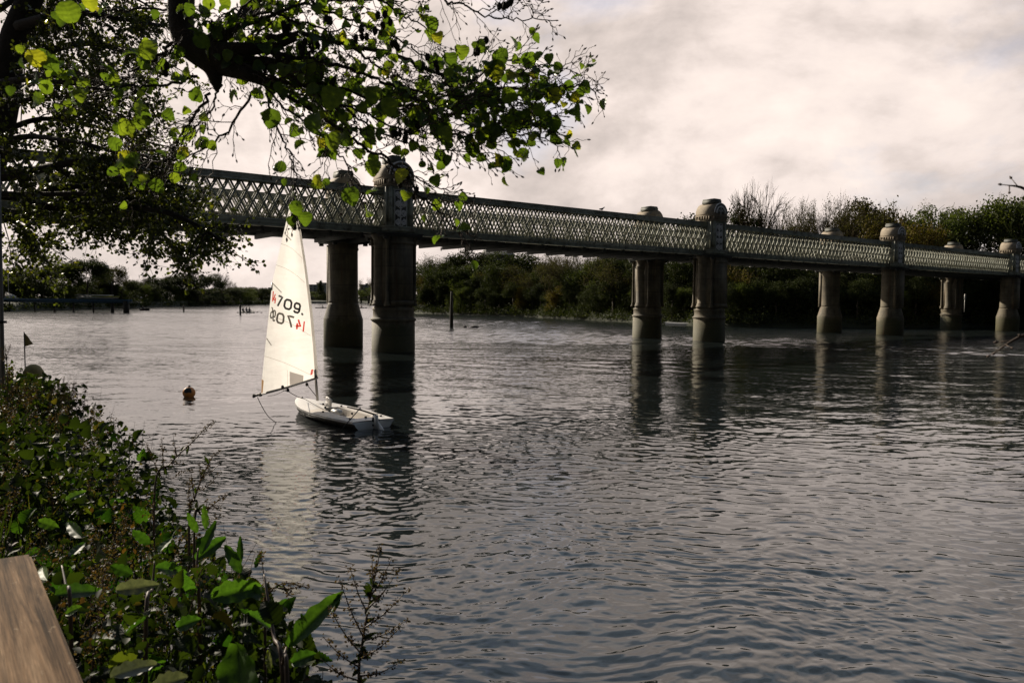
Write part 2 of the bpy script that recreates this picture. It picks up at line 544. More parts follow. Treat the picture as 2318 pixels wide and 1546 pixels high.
# ------------------------------------------------------------------ water
def build_water():
    az_in = np.linspace(math.radians(-37), math.radians(37), 1150)
    az_l = np.linspace(math.radians(-100), math.radians(-37), 60)[:-1]
    az_r = np.linspace(math.radians(37), math.radians(100), 60)[1:]
    az = np.concatenate([az_l, az_in, az_r])
    inv = np.linspace(1 / 5.2, 1 / 70.0, 900)
    d = [*np.linspace(1.5, 5.1, 12), *(1 / inv)]
    while d[-1] < 380:
        d.append(d[-1] + 0.30 + 0.0009 * (d[-1] - 70))
    d = np.array(d + list(np.geomspace(386, 1400, 20)))
    sp = np.gradient(d)
    D, A = np.meshgrid(d, az, indexing='ij')
    X, Y = D * np.sin(A), D * np.cos(A)
    Z = np.zeros_like(X)
    g = np.random.default_rng(3)
    wx = X + 0.35 * np.sin(0.5 * Y + 0.3 * X) + 0.22 * np.sin(1.3 * X - 0.7 * Y + 1.0)
    wy = Y + 0.30 * np.sin(0.42 * X + 0.5 + 0.2 * Y) + 0.16 * np.sin(1.1 * X + 0.9 * Y) + 0.07 * np.sin(2.9 * X - 1.7 * Y)
    patch = 0.75 + 0.32 * np.sin(0.11 * X + 0.16 * Y + 1.0) * np.sin(0.21 * Y - 0.07 * X + 0.4) + 0.22 * np.sin(0.45 * X + 0.3 * Y) * np.sin(0.5 * Y - 0.2 * X)
    lams = np.geomspace(0.10, 0.80, 52)
    for lam in lams:
        k = 2 * math.pi / lam
        th = g.normal(math.radians(-5 if lam > 0.6 else 3), math.radians(26))
        kx, ky = k * math.sin(th), k * math.cos(th)
        slope = 0.0170 * (1.25 if 0.16 < lam < 0.46 else 0.66)
        fade = np.clip((lam / (2.3 * sp) - 0.7) / 0.9, 0, 1)[:, None]
        ph = g.uniform(0, 6.283)
        s = kx * wx + ky * wy + ph
        Z += slope / k * fade * patch * (np.sin(s) + 0.16 * np.cos(2 * s))
    Z *= np.clip((90 - D) / 40, 0, 1)
    # longer wavelets carry on far out, where only they are resolved
    q = np.where(d > 16)[0][0]
    Xq, Yq = X[q:], Y[q:]
    gust = 0.62 + 0.38 * np.sin(0.035 * Xq + 0.06 * Yq + 2) * np.sin(0.021 * Yq - 0.03 * Xq) + 0.3 * np.sin(0.10 * Yq + 0.02 * Xq + 3 * np.sin(0.012 * Xq))
    far_f = (np.clip((d[q:] - 16) / 40, 0, 1) * np.clip((385 - d[q:]) / 120, 0, 1))[:, None] * np.clip(gust, 0.45, 1.2)
    for lam in np.geomspace(1.0, 3.2, 18):
        k = 2 * math.pi / lam
        th = g.normal(math.radians(-4), math.radians(30))
        fd = np.clip((lam / (2.2 * sp[q:]) - 0.8) / 0.6, 0, 1)[:, None]
        Z[q:] += 0.027 / k * fd * far_f * np.sin(k * math.sin(th) * (Xq + 0.5 * np.sin(0.31 * Yq)) + k * math.cos(th) * (Yq + 0.6 * np.sin(0.27 * Xq)) + g.uniform(0, 6.283))
    nr, na = X.shape
    me = bpy.data.meshes.new('water')
    V = np.stack([X, Y, Z], -1).reshape(-1, 3).astype(np.float32)
    idx = np.arange(nr * na).reshape(nr, na)
    F = np.stack([idx[:-1, :-1], idx[:-1, 1:], idx[1:, 1:], idx[1:, :-1]], -1).reshape(-1, 4)[:, ::-1]
    me.vertices.add(len(V))
    me.vertices.foreach_set('co', V.ravel())
    me.loops.add(F.size)
    me.loops.foreach_set('vertex_index', F.astype(np.int32).ravel())
    me.polygons.add(len(F))
    me.polygons.foreach_set('loop_start', (np.arange(len(F)) * 4).astype(np.int32))
    me.update(calc_edges=True)
    me.polygons.foreach_set('use_smooth', np.ones(len(F), bool))
    m, t = mat('river_water')
    ge = t.n('ShaderNodeNewGeometry')
    pos = ge.outputs['Position']
    ln = t.n('ShaderNodeVectorMath', operation='LENGTH')
    t.put(ln.inputs[0], pos)
    dist = ln.outputs['Value']
    # small ripples: slopes straight from coloured noise, so that they keep their strength far out
    fine = t.noise(t.mapping(pos, (1.1, 2.6, 1)), 3.3, 3.0, 0.6, 0.4)
    mid = t.noise(t.mapping(pos, (0.16, 0.55, 1), rot=(0, 0, 0.08)), 1.0, 4.0, 0.62, 0.5)
    gust = t.noise(t.mapping(pos, (0.012, 0.055, 1), (4.0, 1.0, 0), (0, 0, 0.05)), 1.0, 4.0, 0.6, 0.4)
    gustk = t.ramp(gust.outputs[0], [(0.34, (0.30, 0.30, 0.30)), (0.52, (0.8, 0.8, 0.8)), (0.68, (1.5, 1.5, 1.5))])

    def slopes(nz, amp):
        a = t.n('ShaderNodeVectorMath', operation='SUBTRACT')
        t.put(a.inputs[0], nz.outputs['Color'])
        a.inputs[1].default_value = (0.5, 0.5, 0.5)
        b = t.n('ShaderNodeVectorMath', operation='MULTIPLY')
        t.put(b.inputs[0], a.outputs[0])
        b.inputs[1].default_value = (amp * 0.55, amp, 0)
        return b.outputs[0]
    far = t.n('ShaderNodeMapRange')
    t.put(far.inputs[0], dist)
    far.inputs[1].default_value = 9.0
    far.inputs[2].default_value = 34.0
    far.inputs[3].default_value = 0.14
    far.inputs[4].default_value = 1.0
    vfar = t.n('ShaderNodeMapRange')
    t.put(vfar.inputs[0], dist)
    vfar.inputs[1].default_value = 90.0
    vfar.inputs[2].default_value = 320.0
    vfar.inputs[3].default_value = 1.0
    vfar.inputs[4].default_value = 0.45
    sm = t.n('ShaderNodeVectorMath', operation='ADD')
    t.put(sm.inputs[0], slopes(fine, 0.50))
    t.put(sm.inputs[1], slopes(mid, 0.18))
    sc = t.n('ShaderNodeVectorMath', operation='SCALE')
    t.put(sc.inputs[0], sm.outputs[0])
    t.put(sc.inputs['Scale'], t.math('MULTIPLY', t.math('MULTIPLY', far.outputs[0], gustk), vfar.outputs[0]))
    ad = t.n('ShaderNodeVectorMath', operation='ADD')
    t.put(ad.inputs[0], ge.outputs['Normal'])
    t.put(ad.inputs[1], sc.outputs[0])
    nn = t.n('ShaderNodeVectorMath', operation='NORMALIZE')
    t.put(nn.inputs[0], ad.outputs[0])
    b = t.n('ShaderNodeBsdfPrincipled')
    b.inputs['Base Color'].default_value = (0.011, 0.015, 0.015, 1)
    rg = t.n('ShaderNodeMapRange')
    t.put(rg.inputs[0], dist)
    rg.inputs[1].default_value = 18.0
    rg.inputs[2].default_value = 90.0
    rg.inputs[3].default_value = 0.03
    rg.inputs[4].default_value = 0.15
    t.put(b.inputs['Roughness'], rg.outputs[0])
    b.inputs['IOR'].default_value = 1.6
    b.inputs['Specular IOR Level'].default_value = 0.5
    t.put(b.inputs['Normal'], nn.outputs[0])
    finish(t, b.outputs[0])
    me.materials.append(m)
    o = bpy.data.objects.new('water', me)
    COL.objects.link(o)
    o['kind'] = 'structure'
    return o


build_water()

# ------------------------------------------------------------------ land
SHORE = [(-170, 60), (-150, 140), (-130, 173), (-124, 193), (-136, 245), (-146, 298), (-160, 420), (-178, 576), (-211, 830), (-205, 1000),
         (-178, 1010), (-130, 820), (-70, 500), (-28, 230), (4.4, 193), (22.6, 150), (33.5, 126), (57, 130), (88, 143), (150, 152), (230, 140)]


def build_far_bank():
    mb = MB()
    pts = np.array(SHORE, float)
    fine = []
    for a, b in zip(pts[:-1], pts[1:]):
        n = max(2, int(np.linalg.norm(b - a) / 12))
        for i in range(n):
            fine.append(a + (b - a) * i / n)
    fine.append(pts[-1])
    pts = np.array(fine)
    R = np.linalg.norm(pts, axis=1, keepdims=True)
    dirs = pts / R
    g = np.random.default_rng(4)
    rows = []
    for off, z in ((-3, -0.6), (0, 0.05), (2.2, 1.3), (6, 2.2), (40, 3.0), (400, 3.4), (2500, 4)):
        q = pts + dirs * (off + g.normal(0, min(0.5, abs(off) * 0.3), (len(pts), 1)))
        rows.append(np.column_stack([q, np.full(len(pts), z) + g.normal(0, 0.12 if off > 0 else 0.02, len(pts))]))
    n = len(pts)
    V = np.concatenate(rows)
    F = [(i * n + j, (i + 1) * n + j, (i + 1) * n + j + 1, i * n + j + 1) for i in range(len(rows) - 1) for j in range(n - 1)]
    mb.add(V, F)
    tag(mb.build('far_bank', M['far_earth'], smooth=True), kind='structure')


build_far_bank()

E0 = np.array([-0.34, 2.4])
EW = np.array([-0.606, 0.795])
ER = np.array([0.795, 0.606])


def bank(s, e):
    s, e = np.asarray(s, float), np.asarray(e, float)
    return E0[0] + s * EW[0] + e * ER[0], E0[1] + s * EW[1] + e * ER[1]


def bank_z(e):
    return np.interp(e, [-30, -6, -1.2, -0.15, 0.15, 0.5, 1.0], [2.2, 1.95, 1.85, 1.72, 1.25, -0.2, -1.0])


def build_near_bank():
    mb = MB()
    ss = np.concatenate([np.linspace(-14, -3, 12), np.linspace(-2.5, 30, 90), np.linspace(32, 60, 10)])
    ee = np.array([-40, -25, -12, -6, -3.5, -2.2, -1.5, -1.0, -0.6, -0.3, -0.1, 0.05, 0.2, 0.35, 0.5, 0.75, 1.0])
    S, E = np.meshgrid(ss, ee, indexing='ij')
    x, y = bank(S, E)
    z = bank_z(E) + 0.05 * np.sin(S * 2.1 + E * 3) * (E < 0.3) + 0.04 * np.sin(S * 5.3 + E)
    n = len(ee)
    F = [(i * n + j, i * n + j + 1, (i + 1) * n + j + 1, (i + 1) * n + j) for i in range(len(ss) - 1) for j in range(n - 1)]
    mb.add(np.stack([x, y, z], -1).reshape(-1, 3), F)
    tag(mb.build('near_bank', M['earth'], smooth=True), kind='structure')


build_near_bank()

# ------------------------------------------------------------------ bridge
BX, BY = -8.50, 57.0
BANG = math.atan2(0.606, 0.795)
SEP = 8.2
SPAN = 35.0
ZB0, ZB1, ZT0, ZT1 = 8.36, 8.84, 11.06, 11.54
bridge = empty('railway_bridge', (BX, BY, 0), BANG, 'long grey-green iron lattice girder railway bridge crossing the river on pairs of ornate piers', 'bridge')


def girder(x0, x1, yc, name='lattice_girder'):
    """one span of one girder between pylons: chords with a double web of crossed bars"""
    gm = MB()
    L = x1 - x0
    xm = (x0 + x1) / 2
    gw = 0.55
    # top chord: plate, two web strips, edge angle
    box(gm, (xm, yc, ZT1 - 0.03), (L, gw + 0.16, 0.06))
    for s in (-1, 1):
        box(gm, (xm, yc + s * gw / 2, (ZT0 + ZT1) / 2 - 0.03), (L, 0.05, ZT1 - ZT0 - 0.06))
        box(gm, (xm, yc + s * (gw / 2 + 0.055), ZT0 + 0.06), (L, 0.06, 0.12))
    o = gm.build('top_chord', M['iron'], None)
    top = o
    bm_ = MB()
    box(bm_, (xm, yc, ZB0 + 0.03), (L, gw + 0.18, 0.06))
    for s in (-1, 1):
        box(bm_, (xm, yc + s * gw / 2, (ZB0 + ZB1) / 2 + 0.03), (L, 0.05, ZB1 - ZB0 - 0.06))
        box(bm_, (xm, yc + s * (gw / 2 + 0.05), ZB1 - 0.05), (L, 0.05, 0.10))
        nst = int(L / 2.33)
        for i in range(nst + 1):
            box(bm_, (x0 + 0.05 + (L - 0.1) * i / nst, yc + s * (gw / 2 + 0.035), (ZB0 + ZB1) / 2), (0.07, 0.03, ZB1 - ZB0 - 0.2))
    bot = bm_.build('bottom_chord', M['iron'], None)
    lm = MB()
    z0, z1 = ZB1 - 0.12, ZT0 + 0.12
    run = (z1 - z0) / math.tan(math.radians(62))
    pitch = 0.72
    n = int((L + run) / pitch) + 2
    for s in (-1, 1):
        for dr in (1, -1):
            yy = yc + s * (gw / 2 - 0.045) - dr * 0.018
            for i in range(-1, n):
                a = x0 - run + i * pitch + (0.18 if dr > 0 else 0.0)
                xa, za, xb, zb = a, z0, a + run, z1
                if xb <= x0 + 0.05 or xa >= x1 - 0.05:
                    continue
                if xa < x0:
                    za += (x0 - xa) / run * (z1 - z0)
                    xa = x0
                if xb > x1:
                    zb -= (xb - x1) / run * (z1 - z0)
                    xb = x1
                if dr < 0:
                    za, zb = z0 + z1 - za, z0 + z1 - zb
                dx, dz = xb - xa, zb - za
                ln = math.hypot(dx, dz)
                if ln < 0.1:
                    continue
                ax = np.array([[dx / ln, 0, dz / ln], [0, 1, 0], [-dz / ln, 0, dx / ln]])
                mid = ((xa + xb) / 2, yy, (za + zb) / 2)
                box(lm, mid, (ln, 0.03, 0.125), ax)
                box(lm, (mid[0], yy + s * 0.0 - s * 0.055, mid[2]), (ln, 0.08, 0.022), ax)
    # edge angles of the openings
    lat = lm.build('lattice', M['iron'], None)
    root = bpy.data.objects.new(name, None)
    COL.objects.link(root)
    root.parent = bridge
    for c in (top, bot, lat):
        c.parent = root
    return root


def chamfer_sq(a, b, ch, cx=0.0, cy=0.0):
    return [(cx + x, cy + y) for x, y in ((a - ch, -b), (a, -b + ch), (a, b - ch), (a - ch, b), (-a + ch, b), (-a, b - ch), (-a, -b + ch), (-a + ch, -b))]


def pier(xc, yc, kind, front):
    """a column of a pier; front = -1 for the row facing up-river (its panel looks at the camera), +1 for the far row"""
    root = bpy.data.objects.new('pier_column', None)
    COL.objects.link(root)
    root.parent = bridge
    root.location = (xc, yc, 0)
    b = MB()
    if kind == 'ornate':
        lathe(b, [(1.50, -2.5), (1.55, -1.0), (1.53, 2.20)], 32)
    else:
        lathe(b, [(1.55, -2.5), (1.55, 2.15), (1.50, 2.28), (1.22, 3.3), (1.20, 3.42)], 24)
    b.build('base', M['pier'], root, smooth=False)
    if kind == 'ornate':
        c = MB()
        lathe(c, [(1.54, 2.20), (1.62, 2.26), (1.62, 2.36), (1.50, 2.44), (1.46, 2.50), (1.46, 2.94), (1.50, 3.0), (1.50, 3.10), (1.36, 3.22), (1.3, 3.3)], 32)
        c.build('collar', M['pier'], root)
        s = MB()
        prism(s, chamfer_sq(1.16, 1.16, 0.34), 3.28, 8.36)
        for ang in (0, 90, 180, 270):
            ca, sa = math.cos(math.radians(ang)), math.sin(math.radians(ang))
            if ang == (270 if front < 0 else 90):
                sg = -1 if front < 0 else 1
                box(s, (0, sg * 1.20, 5.75), (1.62, 0.30, 4.94))
                box(s, (0, sg * 1.365, 5.75), (1.2, 0.05, 4.1))
                box(s, (0, sg * 1.21, 3.52), (1.74, 0.46, 0.3))
                box(s, (0, sg * 1.21, 7.7), (1.74, 0.42, 0.2))
            else:
                lathe(s, [(0.72, 3.27), (0.72, 3.42), (0.64, 3.5), (0.66, 3.62), (0.58, 3.72), (0.56, 7.42), (0.60, 7.46), (0.60, 7.56), (0.57, 7.6), (0.60, 7.9), (0.76, 8.2), (0.78, 8.3)], 20, (0.93 * ca, 0.93 * sa, 0))
        s.build('shaft', M['pier'], root)
        for ax_, ay_ in ((1, 1), (1, -1), (-1, 1), (-1, -1)):
            k = MB()
            lathe(k, [(0.24, 3.27), (0.24, 3.4), (0.15, 3.5), (0.19, 3.6), (0.125, 3.72), (0.12, 7.5), (0.17, 7.55), (0.13, 7.62), (0.15, 7.8), (0.26, 8.1), (0.30, 8.32)], 12, (1.08 * ax_, 1.08 * ay_, 0))
            k.build('colonette', M['pier'], root, smooth=False)
    else:
        s = MB()
        lathe(s, [(1.20, 3.42), (1.16, 3.6), (1.14, 7.55), (1.20, 7.62), (1.20, 7.74), (1.16, 7.8), (1.2, 8.32)], 24)
        sg = front
        box(s, (0, sg * 1.02, 5.7), (1.45, 0.5, 4.6))
        for sx in (-0.83, 0.83):
            box(s, (sx, sg * 0.93, 5.7), (0.16, 0.4, 4.6))
        s.build('shaft', M['pier'], root)
    h = MB()
    box(h, (0, 0, 8.20), (3.0, 2.9, 0.18))
    box(h, (0, 0, 8.31), (3.15, 3.05, 0.09))
    for sx in (-1, 1):
        for sy in (-1, 1):
            box(h, (sx * 1.3, sy * 1.25, 8.02), (0.28, 0.28, 0.2))
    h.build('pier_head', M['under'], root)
    return root


def spiral(mb, cx, cz, y, sgn, up, r=0.19, w=0.03):
    """an iron scroll lying in the x-z plane"""
    n = 22
    t = np.linspace(0, 1, n)
    ang = np.pi / 2 * up + sgn * up * t * 3.6 * np.pi
    rad = r * (1 - 0.80 * t)
    pts = np.stack([cx - sgn * rad * np.cos(ang), np.full(n, y), cz + rad * np.sin(ang)], 1)
    tube(mb, pts, w * (1.15 - 0.5 * t), 4)
    blob(mb, (cx, y, cz), (0.05, 0.03, 0.05), 1, 6, 4, 0.0)


def pylon(xc, yc, front, detail):
    root = bpy.data.objects.new('pylon', None)
    COL.objects.link(root)
    root.parent = bridge
    root.location = (xc, yc, 0)
    f = front
    b = MB()
    prism(b, chamfer_sq(0.98, 0.92, 0.12), 8.36, 11.62)
    for sx in (-1, 1):
        box(b, (sx * 0.80, f * 0.98, 10.1), (0.22, 0.20, 2.95))
        box(b, (sx * 0.54, f * 0.945, 10.1), (0.10, 0.11, 2.95))
        for sy in (-1, 1):
            tube(b, [(sx * 1.02, sy * 0.80, 8.75), (sx * 1.02, sy * 0.80, 11.55)], 0.085, 8)
    b.build('body', M['iron'], root)
    ml = MB()
    box(ml, (0, 0, 8.62), (2.25, 2.26, 0.26))
    box(ml, (0, 0, 8.80), (2.36, 2.37, 0.09))
    ml.build('base_moulding', M['iron'], root)
    pn = MB()
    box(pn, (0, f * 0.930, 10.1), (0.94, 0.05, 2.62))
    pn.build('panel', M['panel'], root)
    sc = MB()
    yy = f * 0.995
    for sx in (-0.46, 0.46):
        box(sc, (sx, yy, 10.1), (0.035, 0.05, 2.62))
    for z in (8.83, 11.37):
        box(sc, (0, yy, z), (0.88, 0.05, 0.04))
    box(sc, (0, yy, 10.1), (0.09, 0.05, 2.5))
    for i in range(4):
        z = 9.15 + i * 0.635
        for sx in (-1, 1):
            spiral(sc, sx * 0.235, z, yy, sx, 1 if i % 2 == 0 else -1, 0.215, 0.055)
            tube(sc, [(sx * 0.03, yy, z - 0.30), (sx * 0.12, yy, z - 0.25), (sx * 0.20, yy, z - 0.205)], 0.03, 4)
    sc.build('scroll_panel', M['white_iron'], root)
    cn = MB()
    box(cn, (0, 0, 11.70), (2.08, 2.10, 0.16))
    for i in range(7):
        q = -0.93 + i * 0.31
        for s in (-1, 1):
            box(cn, (q, s * 1.06, 11.93), (0.13, 0.16, 0.30))
            if 0 < i < 6:
                box(cn, (s * 1.06, q, 11.93), (0.16, 0.13, 0.30))
    box(cn, (0, 0, 11.93), (1.96, 1.98, 0.30))
    box(cn, (0, 0, 12.13), (2.16, 2.30, 0.10))
    cn.build('cornice', M['cap'], root)
    # barrel roof, its arched ends facing up- and down-river
    rf = MB()
    r, n = 1.05, 28
    ang = np.linspace(0, np.pi, n)
    for (ra, y0, y1) in ((r, -1.08, 1.08),):
        A = np.stack([ra * np.cos(ang), np.full(n, y0), 12.34 + ra * 1.0 * np.sin(ang)], 1)
        A = np.vstack([[ra, y0, 12.17], A, [-ra, y0, 12.17]])
        n = n + 2
        B = A.copy()
        B[:, 1] = y1
        F = [(i, i + 1, n + i + 1, n + i) for i in range(n - 1)] + [tuple(range(n))[::-1], tuple(range(n, 2 * n)), (0, n, 2 * n - 1, n - 1)]
        rf.add(np.concatenate([A, B]), F)
    rfo = rf.build('roof', M['cap'], root)
    bl = MB()
    box(bl, (0, 0, 13.50), (1.06, 1.5, 0.34))
    prism(bl, [(-0.50, -0.70), (0.50, -0.70), (0.50, 0.70), (-0.50, 0.70)], 13.67, 13.80)
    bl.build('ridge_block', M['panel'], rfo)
    gf = MB()
    aa = np.linspace(0, np.pi, 20)
    ro = [(0.86 * math.cos(t_), f * 1.10, 12.34 + 0.86 * math.sin(t_)) for t_ in aa]
    ri = [(x_, f * 1.05, z_) for x_, _, z_ in ro]
    gf.add(ro + ri, [tuple(range(20)), tuple(range(20, 40))[::-1]] + [(i, (i + 1) % 20, 20 + (i + 1) % 20, 20 + i) for i in range(20)])
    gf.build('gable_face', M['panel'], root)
    gb = MB()
    for (ra, w, dy) in ((0.95, 0.09, 0.05), (0.66, 0.15, 0.06)):
        tube(gb, [(ra * math.cos(a), f * (1.11 + dy * 0.4), 12.36 + ra * math.sin(a)) for a in np.linspace(0.02, math.pi - 0.02, 20)], w * 0.6, 6)
    tube(gb, [(0, f * 1.13, 12.25), (0, f * 1.13, 12.95)], 0.05, 5)
    for sx in (-1, 1):
        tube(gb, [(sx * 0.05, f * 1.13, 12.5), (sx * 0.25, f * 1.13, 12.72), (sx * 0.32, f * 1.13, 12.5)], 0.04, 5)
    gb.build('gable_ornament', M['white_iron'], root)
    return root


SPANS = [(-1, 0), (0, 1), (1, 2), (2, 3), (3, 4)]
KIND_NEAR = {-1: 'encased', 0: 'ornate', 1: 'ornate', 2: 'encased', 3: 'encased', 4: 'ornate'}
KIND_FAR = {-1: 'ornate', 0: 'encased', 1: 'ornate', 2: 'encased', 3: 'ornate', 4: 'encased'}
for yc, front in ((0.0, -1), (SEP, 1)):
    for a, b in SPANS:
        girder(a * SPAN + 0.9, b * SPAN - 0.9, yc)
    girder(4 * SPAN + 0.9, 4 * SPAN + 22, yc)
    girder(-SPAN - 22, -SPAN - 0.9, yc)
    for k in range(-1, 5):
        pier(k * SPAN, yc, (KIND_NEAR if front < 0 else KIND_FAR)[k], front)
        pylon(k * SPAN, yc, front, True)
dk = MB()
box(dk, (52.5, SEP / 2, 8.78), (232, SEP - 0.9, 0.12))
box(dk, (52.5, SEP / 2, 8.95), (232, SEP - 2.2, 0.2))
for yy in (SEP / 2 - 1.9, SEP / 2 - 0.7, SEP / 2 + 0.7, SEP / 2 + 1.9):
    box(dk, (52.5, yy, 8.55), (232, 0.16, 0.34))
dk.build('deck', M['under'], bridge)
cg = MB()
for i in range(99):
    x = -63 + i * 2.33
    if abs((x + SPAN * 2) % SPAN) < 1.2:
        continue
    box(cg, (x, SEP / 2, 8.32), (0.18, SEP - 0.3, 0.5))
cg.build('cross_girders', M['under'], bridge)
lb0 = None
for k in range(-1, 5):
    for q in (6, 12, 18.5, 25, 30.5):
        if k >= 1 or q == 25:
            if lb0 is None:
                lb = MB()
                box(lb, (0, 0, 0), (0.42, 0.34, 0.14))  # white boxes added for the row of white dots below the deck
                lb0 = lo = lb.build('pale_box', M['shell_white'], bridge)
            else:
                lo = lb0.copy()
                COL.objects.link(lo)
            lo.location = (k * SPAN + q, SEP + 0.52, 8.20)
ra_ = MB()
for yy in (SEP / 2 - 2.6, SEP / 2 - 1.1, SEP / 2 + 1.1, SEP / 2 + 2.6):
    box(ra_, (52.5, yy, 9.13), (232, 0.07, 0.15))
ra_.build('rails', M['spar'], bridge)

# ------------------------------------------------------------------ sailing dinghy
STERN = np.array([-3.93, 22.6])
BOW = np.array([-7.13, 26.4])
HD = (BOW - STERN) / np.linalg.norm(BOW - STERN)
BL = float(np.linalg.norm(BOW - STERN))
BANGLE = math.atan2(HD[1], HD[0])
BS = BL / 4.23
boat = empty('sailing_dinghy', (STERN[0], STERN[1], 0.0), BANGLE, 'small white sailing dinghy with a tall numbered sail moored on the river', 'sailing boat')
RB = np.array([[math.cos(BANGLE), math.sin(BANGLE), 0], [-math.sin(BANGLE), math.cos(BANGLE), 0], [0, 0, 1]])


def to_boat(p):
    """world -> boat coordinates (x forward from the transom, y to port)"""
    return (np.asarray(p, float) - np.array([STERN[0], STERN[1], 0])) @ RB.T


HB_X = np.array([0, .12, .3, .48, .62, .74, .84, .92, .97, 1.0])
HB_Y = np.array([.40, .445, .495, .50, .46, .38, .275, .165, .08, .012]) * 1.42 * BS


def half_beam(t):
    return np.interp(t, HB_X, HB_Y)


def sheer(t):
    return 0.22 + 0.03 * t + 0.11 * t ** 3


def crown(t):
    return 0.10 * np.sin(np.clip((t - 0.42) / 0.6, 0, 1) * math.pi) + 0.012


def build_hull():
    st = np.concatenate([np.linspace(0, 0.88, 24), np.array([.91, .94, .965, .985, 1.0])])
    mb = MB()
    rings = []
    for t in st:
        hb, z = half_beam(t), sheer(t)
        x = t * BL
        fl = 0.93
        keel = -0.14 + 0.26 * max(0, (t - 0.72) / 0.28) ** 2
        rings.append([(x, hb, z), (x, hb * 1.0, z - 0.045), (x - 0.01, hb * fl, z - 0.065), (x - 0.02, hb * 0.86, 0.07 + 0.12 * t ** 4), (x - 0.03, hb * 0.62, keel + 0.05), (x - 0.04, 0, keel),
                      (x - 0.03, -hb * 0.62, keel + 0.05), (x - 0.02, -hb * 0.86, 0.07 + 0.12 * t ** 4), (x - 0.01, -hb * fl, z - 0.065), (x, -hb, z - 0.045), (x, -hb, z)])
    n = len(rings[0])
    V = np.array(rings).reshape(-1, 3)
    F = [(i * n + j, i * n + j + 1, (i + 1) * n + j + 1, (i + 1) * n + j) for i in range(len(st) - 1) for j in range(n - 1)]
    F.append(tuple(range(n)))
    # the flared gunwale and the transom are white, the sides under the flare coloured dark to stand for shade
    up, low = MB(), MB()
    up.add(V, [f for f in F if len(f) == 4 and (f[0] % n) in (0, 1, n - 3, n - 2)] + [F[-1]])
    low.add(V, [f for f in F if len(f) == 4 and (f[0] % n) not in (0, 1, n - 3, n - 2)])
    up.build('hull', M['hull'], boat)
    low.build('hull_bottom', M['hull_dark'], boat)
    # deck with a sunk cockpit
    t0, t1 = 0.10, 0.52
    ts = np.unique(np.concatenate([np.linspace(0, t0, 4), np.linspace(t0, t1, 14), np.linspace(t1, 1.0, 18)]))
    cw = lambda t: 0.30 * BS * np.interp(t, [t0, t0 + 0.06, t1 - 0.12, t1], [0.80, 1.0, 0.95, 0.70])
    dm, ck, gs = MB(), MB(), MB()

    def dz(t, y):
        hb = half_beam(t)
        return sheer(t) + crown(t) * (1 - min(1, abs(y) / hb) ** 2) + 0.012
    for a, b in zip(ts[:-1], ts[1:]):
        for s in (-1, 1):
            inside = t0 - 1e-6 <= a and b <= t1 + 1e-6
            fr = np.linspace(1, 0, 7) if not inside else np.linspace(1, 0, 5)
            row = []
            for t in (a, b):
                lo = cw(t) if inside else 0.0
                hb = half_beam(t) - 0.005
                row.append([(t * BL, s * (lo + (hb - lo) * f), dz(t, lo + (hb - lo) * f)) for f in fr])
            k = len(fr)
            V = row[0] + row[1]
            F = [(j, j + 1, k + j + 1, k + j) for j in range(k - 1)]
            (gs if inside and False else dm).add(V, F)
    dm.build('deck', M['hull'], boat, smooth=True)
    # grey non-slip side decks, 4 mm above the deck
    for s in (-1, 1):
        gs = MB()
        for a, b in zip(ts[:-1], ts[1:]):
            if not (t0 <= a and b <= t1 + 0.02):
                continue
            row = []
            for t in (a, b):
                lo, hb = cw(t) + 0.03, half_beam(t) - 0.06
                row.append([(t * BL, s * (lo + (hb - lo) * f), dz(t, lo + (hb - lo) * f) + 0.004) for f in np.linspace(0, 1, 5)])
            gs.add(row[0] + row[1], [(j, j + 1, 5 + j + 1, 5 + j) for j in range(4)])
        gs.build('side_deck_grip', M['hull_grey'], boat, smooth=True)
    cts = [t for t in ts if t0 - 1e-6 <= t <= t1 + 1e-6]
    fz = 0.07
    for a, b in zip(cts[:-1], cts[1:]):
        for s in (-1, 1):
            q = [(a * BL, s * cw(a), dz(a, cw(a))), (b * BL, s * cw(b), dz(b, cw(b))), (b * BL, s * cw(b) * 0.86, fz), (a * BL, s * cw(a) * 0.86, fz)]
            ck.add(q, [(0, 1, 2, 3)])
        ck.add([(a * BL, cw(a) * .86, fz), (b * BL, cw(b) * .86, fz), (b * BL, -cw(b) * .86, fz), (a * BL, -cw(a) * .86, fz)], [(0, 1, 2, 3)])
    for t in (t0, t1):
        ck.add([(t * BL, cw(t), dz(t, cw(t))), (t * BL, -cw(t), dz(t, cw(t))), (t * BL, -cw(t) * .86, fz), (t * BL, cw(t) * .86, fz)], [(0, 1, 2, 3)])
        ck.add([(t * BL, cw(t), dz(t, cw(t))), (t * BL, 0, dz(t, 0)), (t * BL, -cw(t), dz(t, cw(t)))], [(0, 1, 2)])
    ck.build('cockpit', M['hull_grey'], boat)
    # centreboard handle and bag by its case
    db = MB()
    x0 = 0.555 * BL
    box(db, (x0, -0.01, 0.45), (0.36, 0.035, 0.30), np.array([[0.98, 0, 0.2], [0, 1, 0], [-0.2, 0, 0.98]]))
    db.build('daggerboard', M['hull'], boat)
    bg_ = MB()
    blob(bg_, (0.455 * BL, -0.02, 0.22), (0.30, 0.15, 0.10), 3, 10, 7, 0.06)
    bg_.build('stowage_bag', M['shell_white'], boat, smooth=True)
    for (t, y) in ((0.93, 0), (0.60, 0.06), (0.52, 0.2), (0.62, -0.1), (0.52, -0.35), (0.42, 0.52), (0.26, -0.02), (0.09, 0.0), (0.09, 0.5), (0.09, -0.5)):
        ft = MB()
        blob(ft, (t * BL, y, dz(t, y) + 0.02), (0.06, 0.035, 0.035), 2, 7, 5, 0.2)
        ft.build('deck_fitting', M['dark'], boat)
    # rudder with tiller
    rd = MB()
